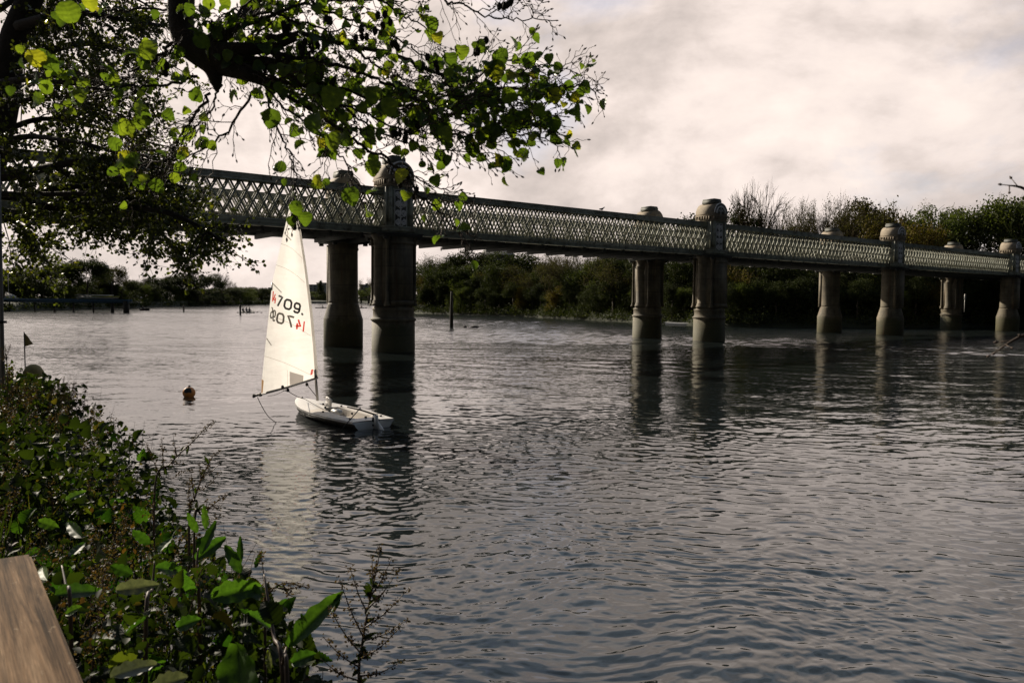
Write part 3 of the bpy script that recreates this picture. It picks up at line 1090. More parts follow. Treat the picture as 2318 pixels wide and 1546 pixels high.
    ax = np.array([[0.86, 0.05, -0.51], [-0.05, 1, 0], [0.51, 0, 0.86]])
    box(rd, (-0.10, 0, 0.20), (0.22, 0.06, 0.40))
    box(rd, (-0.36, -0.05, -0.06), (0.72, 0.03, 0.24), np.array([[-0.80, -0.08, -0.60], [-0.1, 1, 0], [-0.6, 0, 0.8]]))
    rdo = rd.build('rudder', M['hull'], boat)
    tl = MB()
    tube(tl, [(-0.12, 0, 0.40), (0.5, 0.10, 0.47), (1.05, 0.26, 0.52)], [0.026, 0.024, 0.02], 8)
    tl.build('tiller', M['dark'], rdo)
    te = MB()
    tube(te, [to_boat(P(816, 923, 23.3)), to_boat(P(795, 947, 22.3)), to_boat(W(770, 976, 0.02))], 0.016, 6)
    te.build('tiller_extension', M['rope'], rdo)
    hd = MB()
    box(hd, (-0.03, 0, 0.26), (0.07, 0.10, 0.12))
    box(hd, (-0.03, 0, 0.10), (0.07, 0.10, 0.05))
    hd.build('rudder_hanger', M['dark'], rdo)


build_hull()

# spars and sail, worked out in world space and handed to the boat
MASTB = np.array([-6.14, 25.1, 0.46])
MASTT = P(659, 449, 25.3)
luff_px = [(0, 716, 853), (.15, 712, 795), (.35, 704.5, 713), (.6, 691, 605), (.8, 678.5, 522), (.9, 670.5, 484), (1, 660.5, 452)]
leech_px = [(0, 591, 892), (.08, 593.5, 853), (.22, 600, 790), (.38, 607.5, 722), (.52, 614.5, 655), (.545, 616, 641), (.62, 624, 605), (.76, 638.5, 542), (.9, 650.5, 490), (1, 659.5, 452)]


def kn(tab, v):
    a = np.array(tab)
    return np.interp(v, a[:, 0], a[:, 1]), np.interp(v, a[:, 0], a[:, 2])


def sail_px(u, v):
    lx, ly = kn(luff_px, v)
    ex, ey = kn(leech_px, v)
    return lx + (ex - lx) * u, ly + (ey - ly) * u


def sail_pt(u, v, off=0.0):
    px, py = sail_px(u, v)
    py = py + 10.0 * math.sin(math.pi * u) * (1 - v) ** 6 * 0.6
    d = 25.2 + (23.0 - 25.2) * u * (1 - v) + 0.55 * (1 - v * 0.8) * math.sin(math.pi * u) - 0.35 * u ** 4 * (1 - v)
    return P(px, py, d - off)


def sail_uv(px, py):
    lo, hi = 0.0, 1.0
    for _ in range(40):
        v = (lo + hi) / 2
        lx, ly = kn(luff_px, v)
        ex, ey = kn(leech_px, v)
        u = (px - lx) / (ex - lx - 1e-9)
        y = ly + (ey - ly) * u
        if y > py:
            lo = v
        else:
            hi = v
    return float(u), float(v)


def sail_material():
    m, t = mat('sailcloth')
    ob = t.n('ShaderNodeTexCoord').outputs['Object']
    n = t.noise(ob, 1.6, 6.0, 0.6)
    c = t.ramp(n.outputs[0], [(0.3, (0.86, 0.845, 0.82)), (0.6, (0.93, 0.92, 0.90))])
    d = t.n('ShaderNodeBsdfDiffuse')
    t.put(d.inputs['Color'], c)
    tr = t.n('ShaderNodeBsdfTranslucent')
    t.put(tr.inputs['Color'], t.mixc(1.0, c, (1.0, 0.985, 0.96), 'MULTIPLY'))
    wv = t.noise(t.mapping(ob, (0.6, 0.6, 2.2)), 1.3, 3.0, 0.5)
    bp = t.n('ShaderNodeBump')
    bp.inputs['Strength'].default_value = 0.35
    bp.inputs['Distance'].default_value = 0.12
    t.put(bp.inputs['Height'], wv.outputs[0])
    t.put(d.inputs['Normal'], bp.outputs[0])
    t.put(tr.inputs['Normal'], bp.outputs[0])
    mx = t.n('ShaderNodeMixShader')
    mx.inputs[0].default_value = 0.6
    t.put(mx.inputs[1], d.outputs[0])
    t.put(mx.inputs[2], tr.outputs[0])
    finish(t, mx.outputs[0])
    return m


M['sail'] = sail_material()


def film(name, col, trans):
    """thin stuff stuck on the sail, daylight comes through it"""
    m, t = mat(name)
    d = t.n('ShaderNodeBsdfDiffuse')
    d.inputs['Color'].default_value = (*col, 1)
    tr = t.n('ShaderNodeBsdfTranslucent')
    tr.inputs['Color'].default_value = (*col, 1)
    mx = t.n('ShaderNodeMixShader')
    mx.inputs[0].default_value = trans
    t.put(mx.inputs[1], d.outputs[0])
    t.put(mx.inputs[2], tr.outputs[0])
    finish(t, mx.outputs[0])
    return m


M['red'] = film('red_number', (0.88, 0.075, 0.04), 0.55)
M['grey_num'] = film('number_seen_through', (0.20, 0.18, 0.155), 0.3)
M['stain'] = film('rusty_sail_edge', (0.62, 0.40, 0.22), 0.6)
M['window'] = film('sail_window', (0.56, 0.53, 0.51), 0.6)
M['seam'] = plain('sail_seam', (0.42, 0.36, 0.29), 0.8, 0.1, 6.0)


def sail_patch(poly, mt, name, parent, off=0.012, sub=6):
    """a quad given by four picture corners, laid on the sail"""
    mb = MB()
    (a, b, c, d) = [np.array(q, float) for q in poly]
    n = sub
    V = []
    for i in range(n + 1):
        for j in range(n + 1):
            s, t_ = i / n, j / n
            q = (a * (1 - s) + b * s) * (1 - t_) + (d * (1 - s) + c * s) * t_
            V.append(to_boat(sail_pt(*sail_uv(*q), off)))
    F = [(i * (n + 1) + j, i * (n + 1) + j + 1, (i + 1) * (n + 1) + j + 1, (i + 1) * (n + 1) + j) for i in range(n) for j in range(n)]
    mb.add(V, F)
    return mb.build(name, mt, parent, smooth=True)


def build_rig():
    ms = MB()
    mast_end = MASTT
    mp = [MASTB * (1 - t) + mast_end * t for t in np.linspace(0, 1, 14)]
    # the spar bends a little with the luff of the sail
    mp = [p + np.array([0.10 * math.sin(math.pi * i / 13), 0, 0]) for i, p in enumerate(mp)]
    tube(ms, [to_boat(p) for p in mp[:3]], 0.042, 10)
    ms.build('mast', M['spar'], boat, smooth=True)
    nu, nv = 22, 46
    sm = MB()
    V = [to_boat(sail_pt(u, v)) for v in np.linspace(0, 1, nv) for u in np.linspace(0, 1, nu)]
    F = [(i * nu + j, i * nu + j + 1, (i + 1) * nu + j + 1, (i + 1) * nu + j) for i in range(nv - 1) for j in range(nu - 1)]
    sm.add(V, F)
    sail = sm.build('sail', M['sail'], boat, smooth=True)
    sl = MB()
    tube(sl, [to_boat(sail_pt(-0.004, v)) for v in np.linspace(0, 1, 24)], np.linspace(0.052, 0.030, 24), 10)
    sl.build('mast_sleeve', M['sail'], sail, smooth=True)
    bo = MB()
    tube(bo, [to_boat(P(719, 855, 25.1)), to_boat(P(650, 877, 24.0)), to_boat(P(574, 896.5, 22.7))], 0.034, 10)
    boom = bo.build('boom', M['spar'], boat, smooth=True)
    for (px, py, d) in ((575, 896, 22.7), (590, 893, 22.95), (652, 883, 24.0), (640, 876, 23.8), (695, 870, 24.7), (715, 852, 25.0)):
        be = MB()
        blob(be, to_boat(P(px, py, d)), (0.05, 0.05, 0.06), 4, 7, 5, 0.15)
        be.build('boom_fitting', M['dark'], boom)

    def rope(pts, r=0.011):
        rp = MB()
        tube(rp, smooth_path([to_boat(p) for p in pts], 6 * len(pts)), r, 5)
        rp.build('rope', M['rope'], boat)
    rope([P(583, 899, 22.7), P(592, 918, 22.6), P(607, 942, 22.5), W(625, 956, 0.0), W(640, 962, -0.05)])
    rope([P(640, 884, 23.9), P(652, 886, 24.0), P(672, 897, 24.6), P(690, 903, 25.3)])
    rope([P(606, 897, 23.2), P(625, 893, 23.6), P(650, 881, 24.0)], 0.007)
    rope([P(690, 903, 25.2), P(720, 920, 24.5), P(745, 930, 24.0), P(762, 925, 23.9)], 0.009)
    rope([P(696, 872, 24.8), P(716, 897, 25.0)], 0.012)
    rope([P(812, 924, 23.3), P(840, 936, 22.7), P(856, 937, 22.4)], 0.009)
    # seams, battens, window, class tag
    se = MB()
    for (l, r) in (((598, 806), (714, 853)), ((609, 715), (703, 760)), ((625, 600), (690, 640)), ((636, 552), (684, 585)), ((650, 492), (676, 520))):
        q = [np.array(l, float) * (1 - s) + np.array(r, float) * s + np.array([0, -6 * math.sin(math.pi * s)]) for s in np.linspace(0.0, 1, 16)]
        tube(se, [to_boat(sail_pt(*sail_uv(*p), 0.006)) for p in q], 0.0045, 4)
    q = [(651, 832), (651, 876)]
    tube(se, [to_boat(sail_pt(*sail_uv(651, y), 0.006)) for y in np.linspace(834, 872, 6)], 0.004, 4)
    se.build('seams', M['seam'], sail)
    for (a, b) in (((616.5, 641), (637, 662)), ((603.5, 766), (614, 781)), ((647, 532), (659, 544))):
        bt = MB()
        tube(bt, [to_boat(sail_pt(*sail_uv(a[0] + (b[0] - a[0]) * s, a[1] + (b[1] - a[1]) * s), 0.02)) for s in np.linspace(0, 1, 6)], 0.013, 5)
        bt.build('batten_pocket', M['spar'], sail)
    hd = MB()
    tube(hd, [to_boat(P(616, 640, 23.9)), to_boat(P(615.5, 657, 23.8))], 0.02, 6)
    hd.build('batten_end', M['spar'], sail)
    sail_patch([(655.5, 837), (687, 847), (686, 862), (656, 866)], M['window'], 'sail_window', sail)
    sail_patch([(704.5, 836), (709, 835), (707.5, 846), (702.5, 847)], M['red'], 'class_tag', sail, 0.012, 2)
    sail_patch([(705.3, 838.5), (707.2, 838.2), (706.2, 843.5), (704.2, 844)], M['sail'], 'class_mark', sail, 0.018, 2)
    sail_patch([(592.5, 858), (597, 861), (594.5, 889), (591.5, 890)], M['stain'], 'stained_edge', sail, 0.01, 3)
    # numbers
    R = lambda x0, x1, y0, y1, r: [(x0 + r, y0), (x1 - r, y0), (x1, y0 + r), (x1, y1 - r), (x1 - r, y1), (x0 + r, y1), (x0, y1 - r), (x0, y0 + r), (x0 + r, y0)]
    DIG = {
        '1': [[(0.5, 0), (0.5, 1)]],
        '4': [[(0.55, 1.0), (0.0, 0.34), (1.0, 0.34)], [(0.74, 0.62), (0.74, 0.0)]],
        '7': [[(0, 1), (1, 1), (0.42, 0)]],
        '0': [R(0, 1, 0, 1, 0.22)],
        '9': [[(1, 0.62), (1, 0.44), (0.8, 0.40), (0.2, 0.40), (0, 0.55), (0, 0.82), (0.22, 1), (0.78, 1), (1, 0.82), (1, 0.2), (0.78, 0), (0.22, 0), (0.0, 0.15)]],
        '5': [[(1, 1), (0.05, 1), (0.0, 0.55), (0.75, 0.58), (1, 0.42), (1, 0.2), (0.78, 0), (0.2, 0), (0, 0.15)]],
        ')': [[(0, 0.42), (0.05, 0.2), (0.4, 0.0)]],
    }

    def ribbon(mb, pts, w, mapf):
        pts = np.array(pts, float)
        # resample so that the ribbon follows the cloth
        P2 = [pts[0]]
        for a, b in zip(pts[:-1], pts[1:]):
            for s in (0.34, 0.67, 1.0):
                P2.append(a + (b - a) * s)
        P2 = np.array(P2)
        closed = np.allclose(pts[0], pts[-1])
        Q = np.array([mapf(p) for p in P2])          # picture space
        T = np.gradient(Q, axis=0)
        if closed:
            T[0] = T[-1] = (Q[1] - Q[-2]) / 2
        T = T / (np.linalg.norm(T, axis=1, keepdims=True) + 1e-9)
        N = np.stack([-T[:, 1], T[:, 0]], 1)
        return Q + N * w / 2, Q - N * w / 2

    def digit(ch, quad, w, mt, flip=False, off=0.014, name='sail_digit'):
        tl, tr, br, bl_ = [np.array(q, float) for q in quad]

        def mapf(p):
            x, y = (1 - p[0] if flip else p[0]), 1 - p[1]
            return (tl * (1 - x) + tr * x) * (1 - y) + (bl_ * (1 - x) + br * x) * y
        mb = MB()
        for i, stroke in enumerate(DIG[ch]):
            A, B = ribbon(mb, stroke, w * 1.22, mapf)
            V = [to_boat(sail_pt(*sail_uv(*p), off + 0.003 * i)) for p in np.concatenate([A, B])]
            n = len(A)
            mb.add(V, [(k, k + 1, n + k + 1, n + k) for k in range(n - 1)])
        return mb.build(name, mt, sail)
    Z = lambda x, y: (560 + x / 5.728, 630 + y / 5.726)
    rows = [('1', 327, 345, 168, 172, 318, 336, 300, 304, 2.0, 'red', False), ('4', 345, 378, 197, 212, 336, 364, 318, 328, 2.0, 'red', False),
            ('7', 405, 455, 226, 246, 376, 414, 352, 372, 3.4, 'black', False), ('0', 494, 576, 270, 292, 474, 560, 382, 408, 3.7, 'black', False),
            ('9', 620, 688, 315, 338, 600, 666, 432, 450, 3.7, 'black', False), (')', 706, 742, 420, 440, 706, 740, 470, 488, 3.2, 'black', False)]
    low = [('1', 728, 748, 555, 560, 706, 740, 690, 692, 2.6, 'red', True), ('4', 640, 688, 528, 540, 622, 690, 655, 662, 3.2, 'red', True),
           ('7', 527, 606, 482, 505, 545, 590, 625, 640, 3.5, 'grey_num', True), ('0', 396, 475, 448, 470, 378, 462, 565, 590, 3.5, 'grey_num', True),
           ('9', 338, 366, 412, 424, 330, 352, 546, 556, 2.3, 'grey_num', True), ('5', 312, 328, 378, 388, 298, 316, 510, 522, 1.9, 'grey_num', True)]
    for ch, xl, xr, yl, yr, bxl, bxr, byl, byr, w, mk, fl in rows + low:
        digit(ch, [Z(xl, yl), Z(xr, yr), Z(bxr, byr), Z(bxl, byl)], w, M[mk], fl)


build_rig()

# ------------------------------------------------------------------ buoys, posts, jetty
def thing_mesh(name, label, cat, mb, mt, group=None, smooth=False):
    return tag(mb.build(name, mt, None, smooth), label, cat, group)


p = W(428, 898)
buoy = empty('mooring_buoy', tuple(p), 0.4, 'round orange buoy with a dark mark floating left of the sailing dinghy', 'buoy')
M['orange'] = plain('orange_plastic', (0.80, 0.32, 0.08), 0.5, 0.25, 5.0)
M['yellow'] = plain('faded_yellow', (0.40, 0.30, 0.10), 0.6, 0.25, 3.0)
mb = MB()
blob(mb, (0, 0, 0.15), (0.23, 0.23, 0.22), 1, 20, 14, 0.004)
mb.build('float', M['orange'], buoy, smooth=True)
mb = MB()
g_ = []
for i in range(13):
    for j in range(8):
        a, e = -2.5 + i * 0.11, 0.1 + j * 0.13 + 0.05 * math.sin(i)
        g_.append((0.234 * math.cos(a) * math.cos(e), 0.234 * math.sin(a) * math.cos(e), 0.15 + 0.224 * math.sin(e)))
mb.add(g_, [(i * 8 + j, (i + 1) * 8 + j, (i + 1) * 8 + j + 1, i * 8 + j + 1) for i in range(12) for j in range(7)])
mb.build('dark_mark', M['dark'], buoy, smooth=True)
mb = MB()
tube(mb, [(0, 0, 0.36), (0, 0, 0.40), (0.05, 0, 0.41)], 0.03, 7)
mb.build('ring', M['dark'], buoy)

p = W(76, 866)
mark = empty('marker_buoy', tuple(p), 0.0, 'large faded yellow buoy carrying a triangular flag, beyond the bank plants', 'buoy')
mb = MB()
lathe(mb, [(0.15, -0.3), (0.36, -0.15), (0.42, 0.15), (0.40, 0.48), (0.26, 0.70), (0.10, 0.78)], 9)
mb.build('float', M['yellow'], mark)
mb = MB()
tube(mb, [(-0.34, 0, 0.1), (-0.36, 0, 2.16)], 0.022, 6)
mb.build('staff', M['dark'], mark)
mb = MB()
F = []
for i in range(9):
    s = i / 8
    top, bot = 2.12 - 0.48 * s, 1.54 + 0.10 * s
    V = (-0.35 + 0.40 * s, 0.03 * math.sin(6 * s), top), (-0.35 + 0.36 * s, 0.03 * math.sin(6 * s), bot)
    F += V
mb.add(F, [(2 * i, 2 * i + 1, 2 * i + 3, 2 * i + 2) for i in range(8)])
mb.build('flag', M['yellow'], mark)

pq = P(6, 815, 9.2)
pole = empty('metal_pole', (pq[0], pq[1], 1.75), 0, 'slender grey metal pole standing in the plants at the frame edge', 'pole')
mb = MB()
topz = P(8, 470, 9.2)[2]
tube(mb, [(0, 0, 0), (0, 0, topz - 1.75 + 0.6)], 0.021, 10)
mb.build('tube', M['pole'], pole, smooth=True)
mb = MB()
tube(mb, [(-0.045, 0.02, 0), (-0.045, 0.02, topz - 1.75 + 0.4)], 0.009, 6)
mb.build('stay', M['pole'], pole)
mb = MB()
for z in (0.6, 1.6, 2.6, 3.6):
    box(mb, (-0.02, 0.01, z), (0.10, 0.07, 0.03))
mb.build('clamps', M['dark'], pole)


def post(px, py, top_py, wpx, label, rod=None, worn=False, group='mooring posts standing in the river'):
    b = W(px, py)
    d = b[1]
    h = P(px, top_py, d)[2]
    r = wpx / FPX * d / 2
    o = empty('mooring_post', (b[0], b[1], 0), 0, label, 'post', group)
    mb = MB()
    lathe(mb, [(r, -1.5), (r * 1.0, h * 0.45), (r * (0.78 if worn else 0.97), h * 0.75), (r * (0.62 if worn else 0.95), h - 0.05), (r * 0.4, h)], 12)
    mb.build('timber', M['post'], o)
    if rod:
        mb = MB()
        tube(mb, [(0, 0, h - 0.1), (0, 0, P(px, rod, d)[2])], r * 0.35, 6)
        mb.build('rod', M['post'], o)
    if worn:
        mb = MB()
        tube(mb, [(r * 0.85, -r * .2, h * 0.46), (r * 0.5, -r, h * 0.6), (r * 0.75, -r * .4, h * 0.8)], 0.03, 5)
        mb.build('chain', M['pole'], o)
    return o


post(416, 705.6, 691, 3.2, 'short dark mooring post in mid river, left of the rowing crew')
post(544, 713, 690, 4.2, 'dark mooring post with a thin rod on top, beside the rowing crew', rod=676)
post(1022, 740.5, 660, 8.0, 'tall worn mooring post standing alone right of the nearest piers', worn=True)

# blue jetty
jd = W(170, 707)[1]


def jx(px):
    return P(px, 700, jd)[0]


jz0, jz1 = P(150, 685, jd)[2], P(150, 676.5, jd)[2]
jet = empty('landing_jetty', (jx(150), jd, 0), 0, 'blue steel landing jetty on dark posts by the left bank', 'jetty')
mb = MB()
xa, xb = jx(-60) - jx(150), jx(292) - jx(150)
box(mb, ((xa + xb) / 2, 0, (jz0 + jz1) / 2), (xb - xa, 0.25, jz1 - jz0))
for i in range(40):
    box(mb, (xa + (xb - xa) * (i + .5) / 40, -0.14, (jz0 + jz1) / 2), (0.09, 0.05, jz1 - jz0 - 0.1))
box(mb, ((xa + xb) / 2, 1.6, (jz0 + jz1) / 2), (xb - xa, 0.25, jz1 - jz0 - 0.02))
mb.build('girder', M['blue'], jet)
mb = MB()
box(mb, ((xa + xb) / 2, 0.8, jz0 + 0.2), (xb - xa, 1.4, 0.12))
mb.build('walkway', M['post'], jet)
for (px, w) in ((-40, 3), (20, 3), (77, 3), (122, 4), (165, 4), (210, 4), (253, 7.5), (284.5, 13)):
    mb = MB()
    r = w / FPX * jd / 2
    lathe(mb, [(r, -1.5), (r, jz0 + (0.5 if w > 10 else 0.0))], 10, (jx(px) - jx(150), 0.35, 0))
    mb.build('support_post', M['post'], jet)


# ------------------------------------------------------------------ rowers and boats far off
def torso(px, py, d, h, mt, name='person', label=None, parent=None, lean=0.0, face=1):
    """a seated rower as one continuous skinned body seen at a few pixels: trunk, head, arms, thighs"""
    me = bpy.data.meshes.new(name)
    k = h / 0.95
    # pelvis, waist, chest, neck, head, head top | shoulders, elbows, hands | knees, feet
    v = [(0, 0, 0.08), (0.03, 0, 0.28), (0.06 + lean, 0, 0.52), (0.07 + lean, 0, 0.68), (0.08 + lean, 0, 0.80), (0.08 + lean, 0, 0.92),
         (0.06 + lean, 0.20, 0.58), (0.26 + lean, 0.22, 0.40), (0.50 + lean, 0.10, 0.38),
         (0.06 + lean, -0.20, 0.58), (0.26 + lean, -0.22, 0.40), (0.50 + lean, -0.10, 0.38),
         (0.40, 0.11, 0.26), (0.78, 0.10, 0.06), (0.40, -0.11, 0.26), (0.78, -0.10, 0.06)]
    v = [(x * k * face, y * k, z * k) for x, y, z in v]
    e = [(0, 1), (1, 2), (2, 3), (3, 4), (4, 5), (2, 6), (6, 7), (7, 8), (2, 9), (9, 10), (10, 11), (0, 12), (12, 13), (0, 14), (14, 15)]
    me.from_pydata(v, e, [])
    rad = [.15, .13, .155, .06, .10, .08, .075, .05, .04, .075, .05, .04, .085, .05, .085, .05]
    o = bpy.data.objects.new(name, me)
    COL.objects.link(o)
    sk = o.modifiers.new('skin', 'SKIN')
    for i, sv in enumerate(me.skin_vertices[0].data):
        sv.radius = (rad[i] * k, rad[i] * k)
    me.skin_vertices[0].data[0].use_root = True
    o.modifiers.new('sub', 'SUBSURF').levels = 1
    o.modifiers['sub'].render_levels = 1
    me.materials.append(mt)
    return o


def put_person(loc, rz, h, mt, label, lean=0.0, group=None):
    o = torso(0, 0, 0, h, mt, 'person', None, None, lean)
    o.location = loc
    o.rotation_euler = (0, 0, rz)
    tag(o, label, 'person', group)
    hm = MB()
    k = h / 0.95
    blob(hm, ((0.07 + lean) * k, 0, 0.90 * k), (0.105 * k, 0.10 * k, 0.085 * k), 2, 8, 6, 0.03)
    hm.build('hair', M['dark'], o, smooth=True)
    fm = MB()
    blob(fm, ((0.13 + lean) * k, 0, 0.81 * k), (0.075 * k, 0.08 * k, 0.10 * k), 2, 8, 6, 0.01)
    fm.build('face', M['skin'], o, smooth=True)
    return o


def shell(loc, rz, L, mt, label, cat='rowing boat', w=0.5, h=0.28, oars=(), group=None):
    o = empty('rowing_shell', loc, rz, label, cat, group)
    mb = MB()
    n = 26
    V = []
    for i in range(n):
        t = -1 + 2 * i / (n - 1)
        b = w / 2 * max(0.03, (1 - abs(t) ** 2.6))
        x = t * L / 2
        zt = h + 0.08 * abs(t) ** 3
        V += [(x, b, zt), (x, b * 0.9, 0.05), (x, 0, -0.12 * (1 - t * t)), (x, -b * 0.9, 0.05), (x, -b, zt), (x, 0, zt + 0.03)]
    F = [(i * 6 + j, i * 6 + (j + 1) % 6, (i + 1) * 6 + (j + 1) % 6, (i + 1) * 6 + j) for i in range(n - 1) for j in range(6)]
    mb.add(V, F)
    mb.build('hull', mt, o)
    for (x, s) in oars:
        om = MB()
        tube(om, [(x, s * 0.3, 0.55), (x - 0.4, s * 2.9, 0.12)], 0.03, 5)
        box(om, (x - 0.45, s * 3.1, 0.08), (0.1, 0.55, 0.22))
        om.build('oar', M['post'], o)
    return o


# quad by the post with the rod: three rowers show
a = W(533, 707.5)
b = W(586, 708.5)
ang = math.atan2(b[1] - a[1] - 4.0, b[0] - a[0])
mid = (a + b) / 2
shell((mid[0], mid[1], 0), ang, 8.6, M['dark'], 'dark rowing shell with three rowers beside the post with a rod', oars=((0.2, 1), (1.4, -1), (2.6, 1), (3.4, -1)))
for i, (px, nm, mt) in enumerate(((549.5, 'rower in dark kit nearest the post with the rod', 'cloth_dark'), (557.5, 'rower in pale blue kit in the middle of the three-person crew', 'cloth_blue'), (564.5, 'rower in dark kit at the right end of the three-person crew', 'cloth_dark'))):
    q = P(px, 707, mid[1])
    put_person((q[0], q[1], 0.10), ang, 1.35, M[mt], nm, 0.05 - 0.05 * i, 'crew of the dark rowing shell')
# small motor boat
q = W(328, 703)
mboat = empty('motor_boat', (q[0], q[1], 0), 0.1, 'small dark open boat with one occupant, right of the blue jetty', 'boat')
mb = MB()
V = []
for i in range(12):
    t = i / 11
    bw = 0.75 * (1 - max(0, (t - 0.45) / 0.55) ** 2.2) + 0.02
    V += [(-1.3 + 2.7 * t, bw, 0.42 + 0.28 * t), (-1.3 + 2.6 * t, bw * 0.7, -0.05), (-1.3 + 2.6 * t, -bw * 0.7, -0.05), (-1.3 + 2.7 * t, -bw, 0.42 + 0.28 * t)]
mb.add(V, [(i * 4 + j, i * 4 + j + 1, (i + 1) * 4 + j + 1, (i + 1) * 4 + j) for i in range(11) for j in range(3)] + [(0, 1, 2, 3)])
mb.build('hull', M['post'], mboat)
mb = MB()
box(mb, (0.0, 0, 0.3), (0.3, 1.3, 0.05))
mb.build('thwart', M['post'], mboat)
mb = MB()
box(mb, (-1.45, 0, 0.55), (0.22, 0.3, 0.45))
box(mb, (-1.45, 0, 0.1), (0.1, 0.12, 0.6))
mb.build('outboard_motor', M['dark'], mboat)
put_person((q[0] - 0.75, q[1], 0.28), 0.1, 1.1, M['cloth_dark'], 'person in dark clothing seated in the small open boat', 0.0)
# single scullers beyond the nearest piers
for px, nm, mt in ((729, 'lone sculler between the sail and the far column', 'cloth_dark'), (817, 'lone sculler seen between the two nearest pier columns', 'cloth_red')):
    q = W(px, 697.5)
    shell((q[0], q[1], 0), 0.25, 6.0, M['dark'], nm.replace('lone sculler', 'thin single scull') + ' on the water', oars=((0.0, 1), (0.0, -1)), w=0.35)
    put_person((q[0], q[1], 0.06), 0.25, 1.35, M[mt], nm, 0.05)
# eight near the far bank behind the worn post
a, b = W(991, 708.6), W(1075, 709.6)
mid = (a + b) / 2
ang = math.atan2(b[1] - a[1], b[0] - a[0])
shell((mid[0], mid[1], 0), ang, float(np.linalg.norm(b - a)), M['shell_yellow'], 'yellow racing shell with its crew, behind the tall worn post', oars=((-2, 1), (-0.6, -1), (0.8, 1), (2.2, -1)))
crew = ((1004, 'cloth_dark', 'leftmost rower of the yellow shell, in dark kit'), (1013, 'cloth_dark', 'rower in dark kit, second from left in the yellow shell'), (1030, 'cloth_white', 'rower in white kit just right of the tall worn post'),
        (1038, 'cloth_dark', 'rower in dark kit, between the white and red kits of the yellow shell'), (1046, 'cloth_red', 'rower in reddish kit in the right half of the yellow shell'), (1054, 'cloth_dark', 'rightmost rower of the yellow shell, in dark kit'))
for px, mt, nm in crew:
    t = (px - 991) / 84
    q = a + (b - a) * t
    put_person((q[0], q[1], 0.10), ang, 1.1, M[mt], nm, 0.03, 'crew of the yellow shell')
# white shell behind the second pier
a, b = W(1506, 735), W(1682, 739.5)
mid = (a + b) / 2
ang = math.atan2(b[1] - a[1], b[0] - a[0])
shell((mid[0], mid[1], 0), ang, float(np.linalg.norm(b - a)), M['shell_white'], 'long white rowing shell lying low behind the second near pier', w=0.6, h=0.36)
# driftwood
for px, wpx, nm in ((1053, 8, 'short piece of driftwood, the left one, near the tall post'), (1075, 20, 'long flat piece of driftwood near the tall post')):
    q = W(px, 741.5)
    mb = MB()
    L = wpx / FPX * q[1]
    tube(mb, [(q[0] - L / 2, q[1], 0.02), (q[0] - L * .2, q[1] + .1, 0.09), (q[0] + L * .2, q[1], 0.12), (q[0] + L / 2, q[1], 0.03)], [0.05, 0.14, 0.12, 0.04], 7)
    thing_mesh('driftwood', nm, 'driftwood', mb, M['post'], 'driftwood floating in the river')
# gull on the top chord
def to_bridge_world(x, y, z):
    ca, sa = math.cos(BANG), math.sin(BANG)
    return (BX + ca * x - sa * y, BY + sa * x + ca * y, z)


bw_ = to_bridge_world(20.3, 0.0, ZT1 + 0.01)
bird = empty('perched_bird', bw_, 0.5, 'small dark bird perched on the bridge top chord before the second pylon', 'bird')
mb = MB()
V = [(-0.28, 0.01), (-0.16, 0.04), (-0.02, 0.09), (0.10, 0.085), (0.17, 0.05), (0.22, 0.055), (0.27, 0.045), (0.30, 0.012), (0.36, 0.003)]
zc_ = [0.12, 0.14, 0.17, 0.21, 0.27, 0.32, 0.34, 0.33, 0.32]
ring = []
for (x, r), zz in zip(V, zc_):
    ring += [(x, r * math.cos(t), zz + r * math.sin(t)) for t in np.arange(8) / 8 * 2 * math.pi]
mb.add(ring, [(i * 8 + j, i * 8 + (j + 1) % 8, (i + 1) * 8 + (j + 1) % 8, (i + 1) * 8 + j) for i in range(8) for j in range(8)])
mb.build('body', M['dark'], bird, smooth=True)
for s in (-1, 1):
    mb = MB()
    tube(mb, [(0.03, s * 0.035, 0.0), (0.03, s * 0.035, 0.13)], 0.012, 5)
    mb.build('leg', M['dark'], bird)
    mb = MB()
    blob(mb, (-0.05, s * 0.085, 0.18), (0.18, 0.02, 0.06), 1, 8, 6, 0.02)
    mb.build('wing', M['dark'], bird)


# ------------------------------------------------------------------ buildings and vehicles on the far banks
def block(name, px, d, w, dep, top_py, storeys, label, mt, rz=0.0, base_z=3.0, roof=None):
    q = P(px, 690, d)
    h = P(px, top_py, d)[2] - base_z
    o = empty(name, (q[0], q[1], base_z), rz, label, 'building')
    mb = MB()
    box(mb, (0, 0, h / 2 - 1), (w, dep, h + 2))
    mb.build('wall', mt, o)
    n = max(2, int(w / 4.5))
    fh = h / storeys
    for s in range(storeys):
        mb = MB()
        for i in range(n):
            x = -w / 2 + w * (i + 0.5) / n
            box(mb, (x, -dep / 2 - 0.02, fh * (s + 0.55)), (w / n * 0.5, 0.16, fh * 0.42))
        mb.build('window_row', M['glass'], o)
    mb = MB()
    box(mb, (0, 0, h + 0.2), (w + 0.5, dep + 0.5, 0.4))
    if roof:
        V = [(-w / 2 - .3, -dep / 2 - .3, h + .4), (w / 2 + .3, -dep / 2 - .3, h + .4), (w / 2 + .3, dep / 2 + .3, h + .4), (-w / 2 - .3, dep / 2 + .3, h + .4), (-w / 2, 0, h + roof), (w / 2, 0, h + roof)]
        mb.add(V, [(0, 1, 5, 4), (2, 3, 4, 5), (0, 4, 3), (1, 2, 5)])
    else:
        box(mb, (w * 0.2, 0, h + 1.2), (w * 0.2, dep * 0.4, 1.6))
    mb.build('roof', M['roof'] if roof else mt, o)
    return o


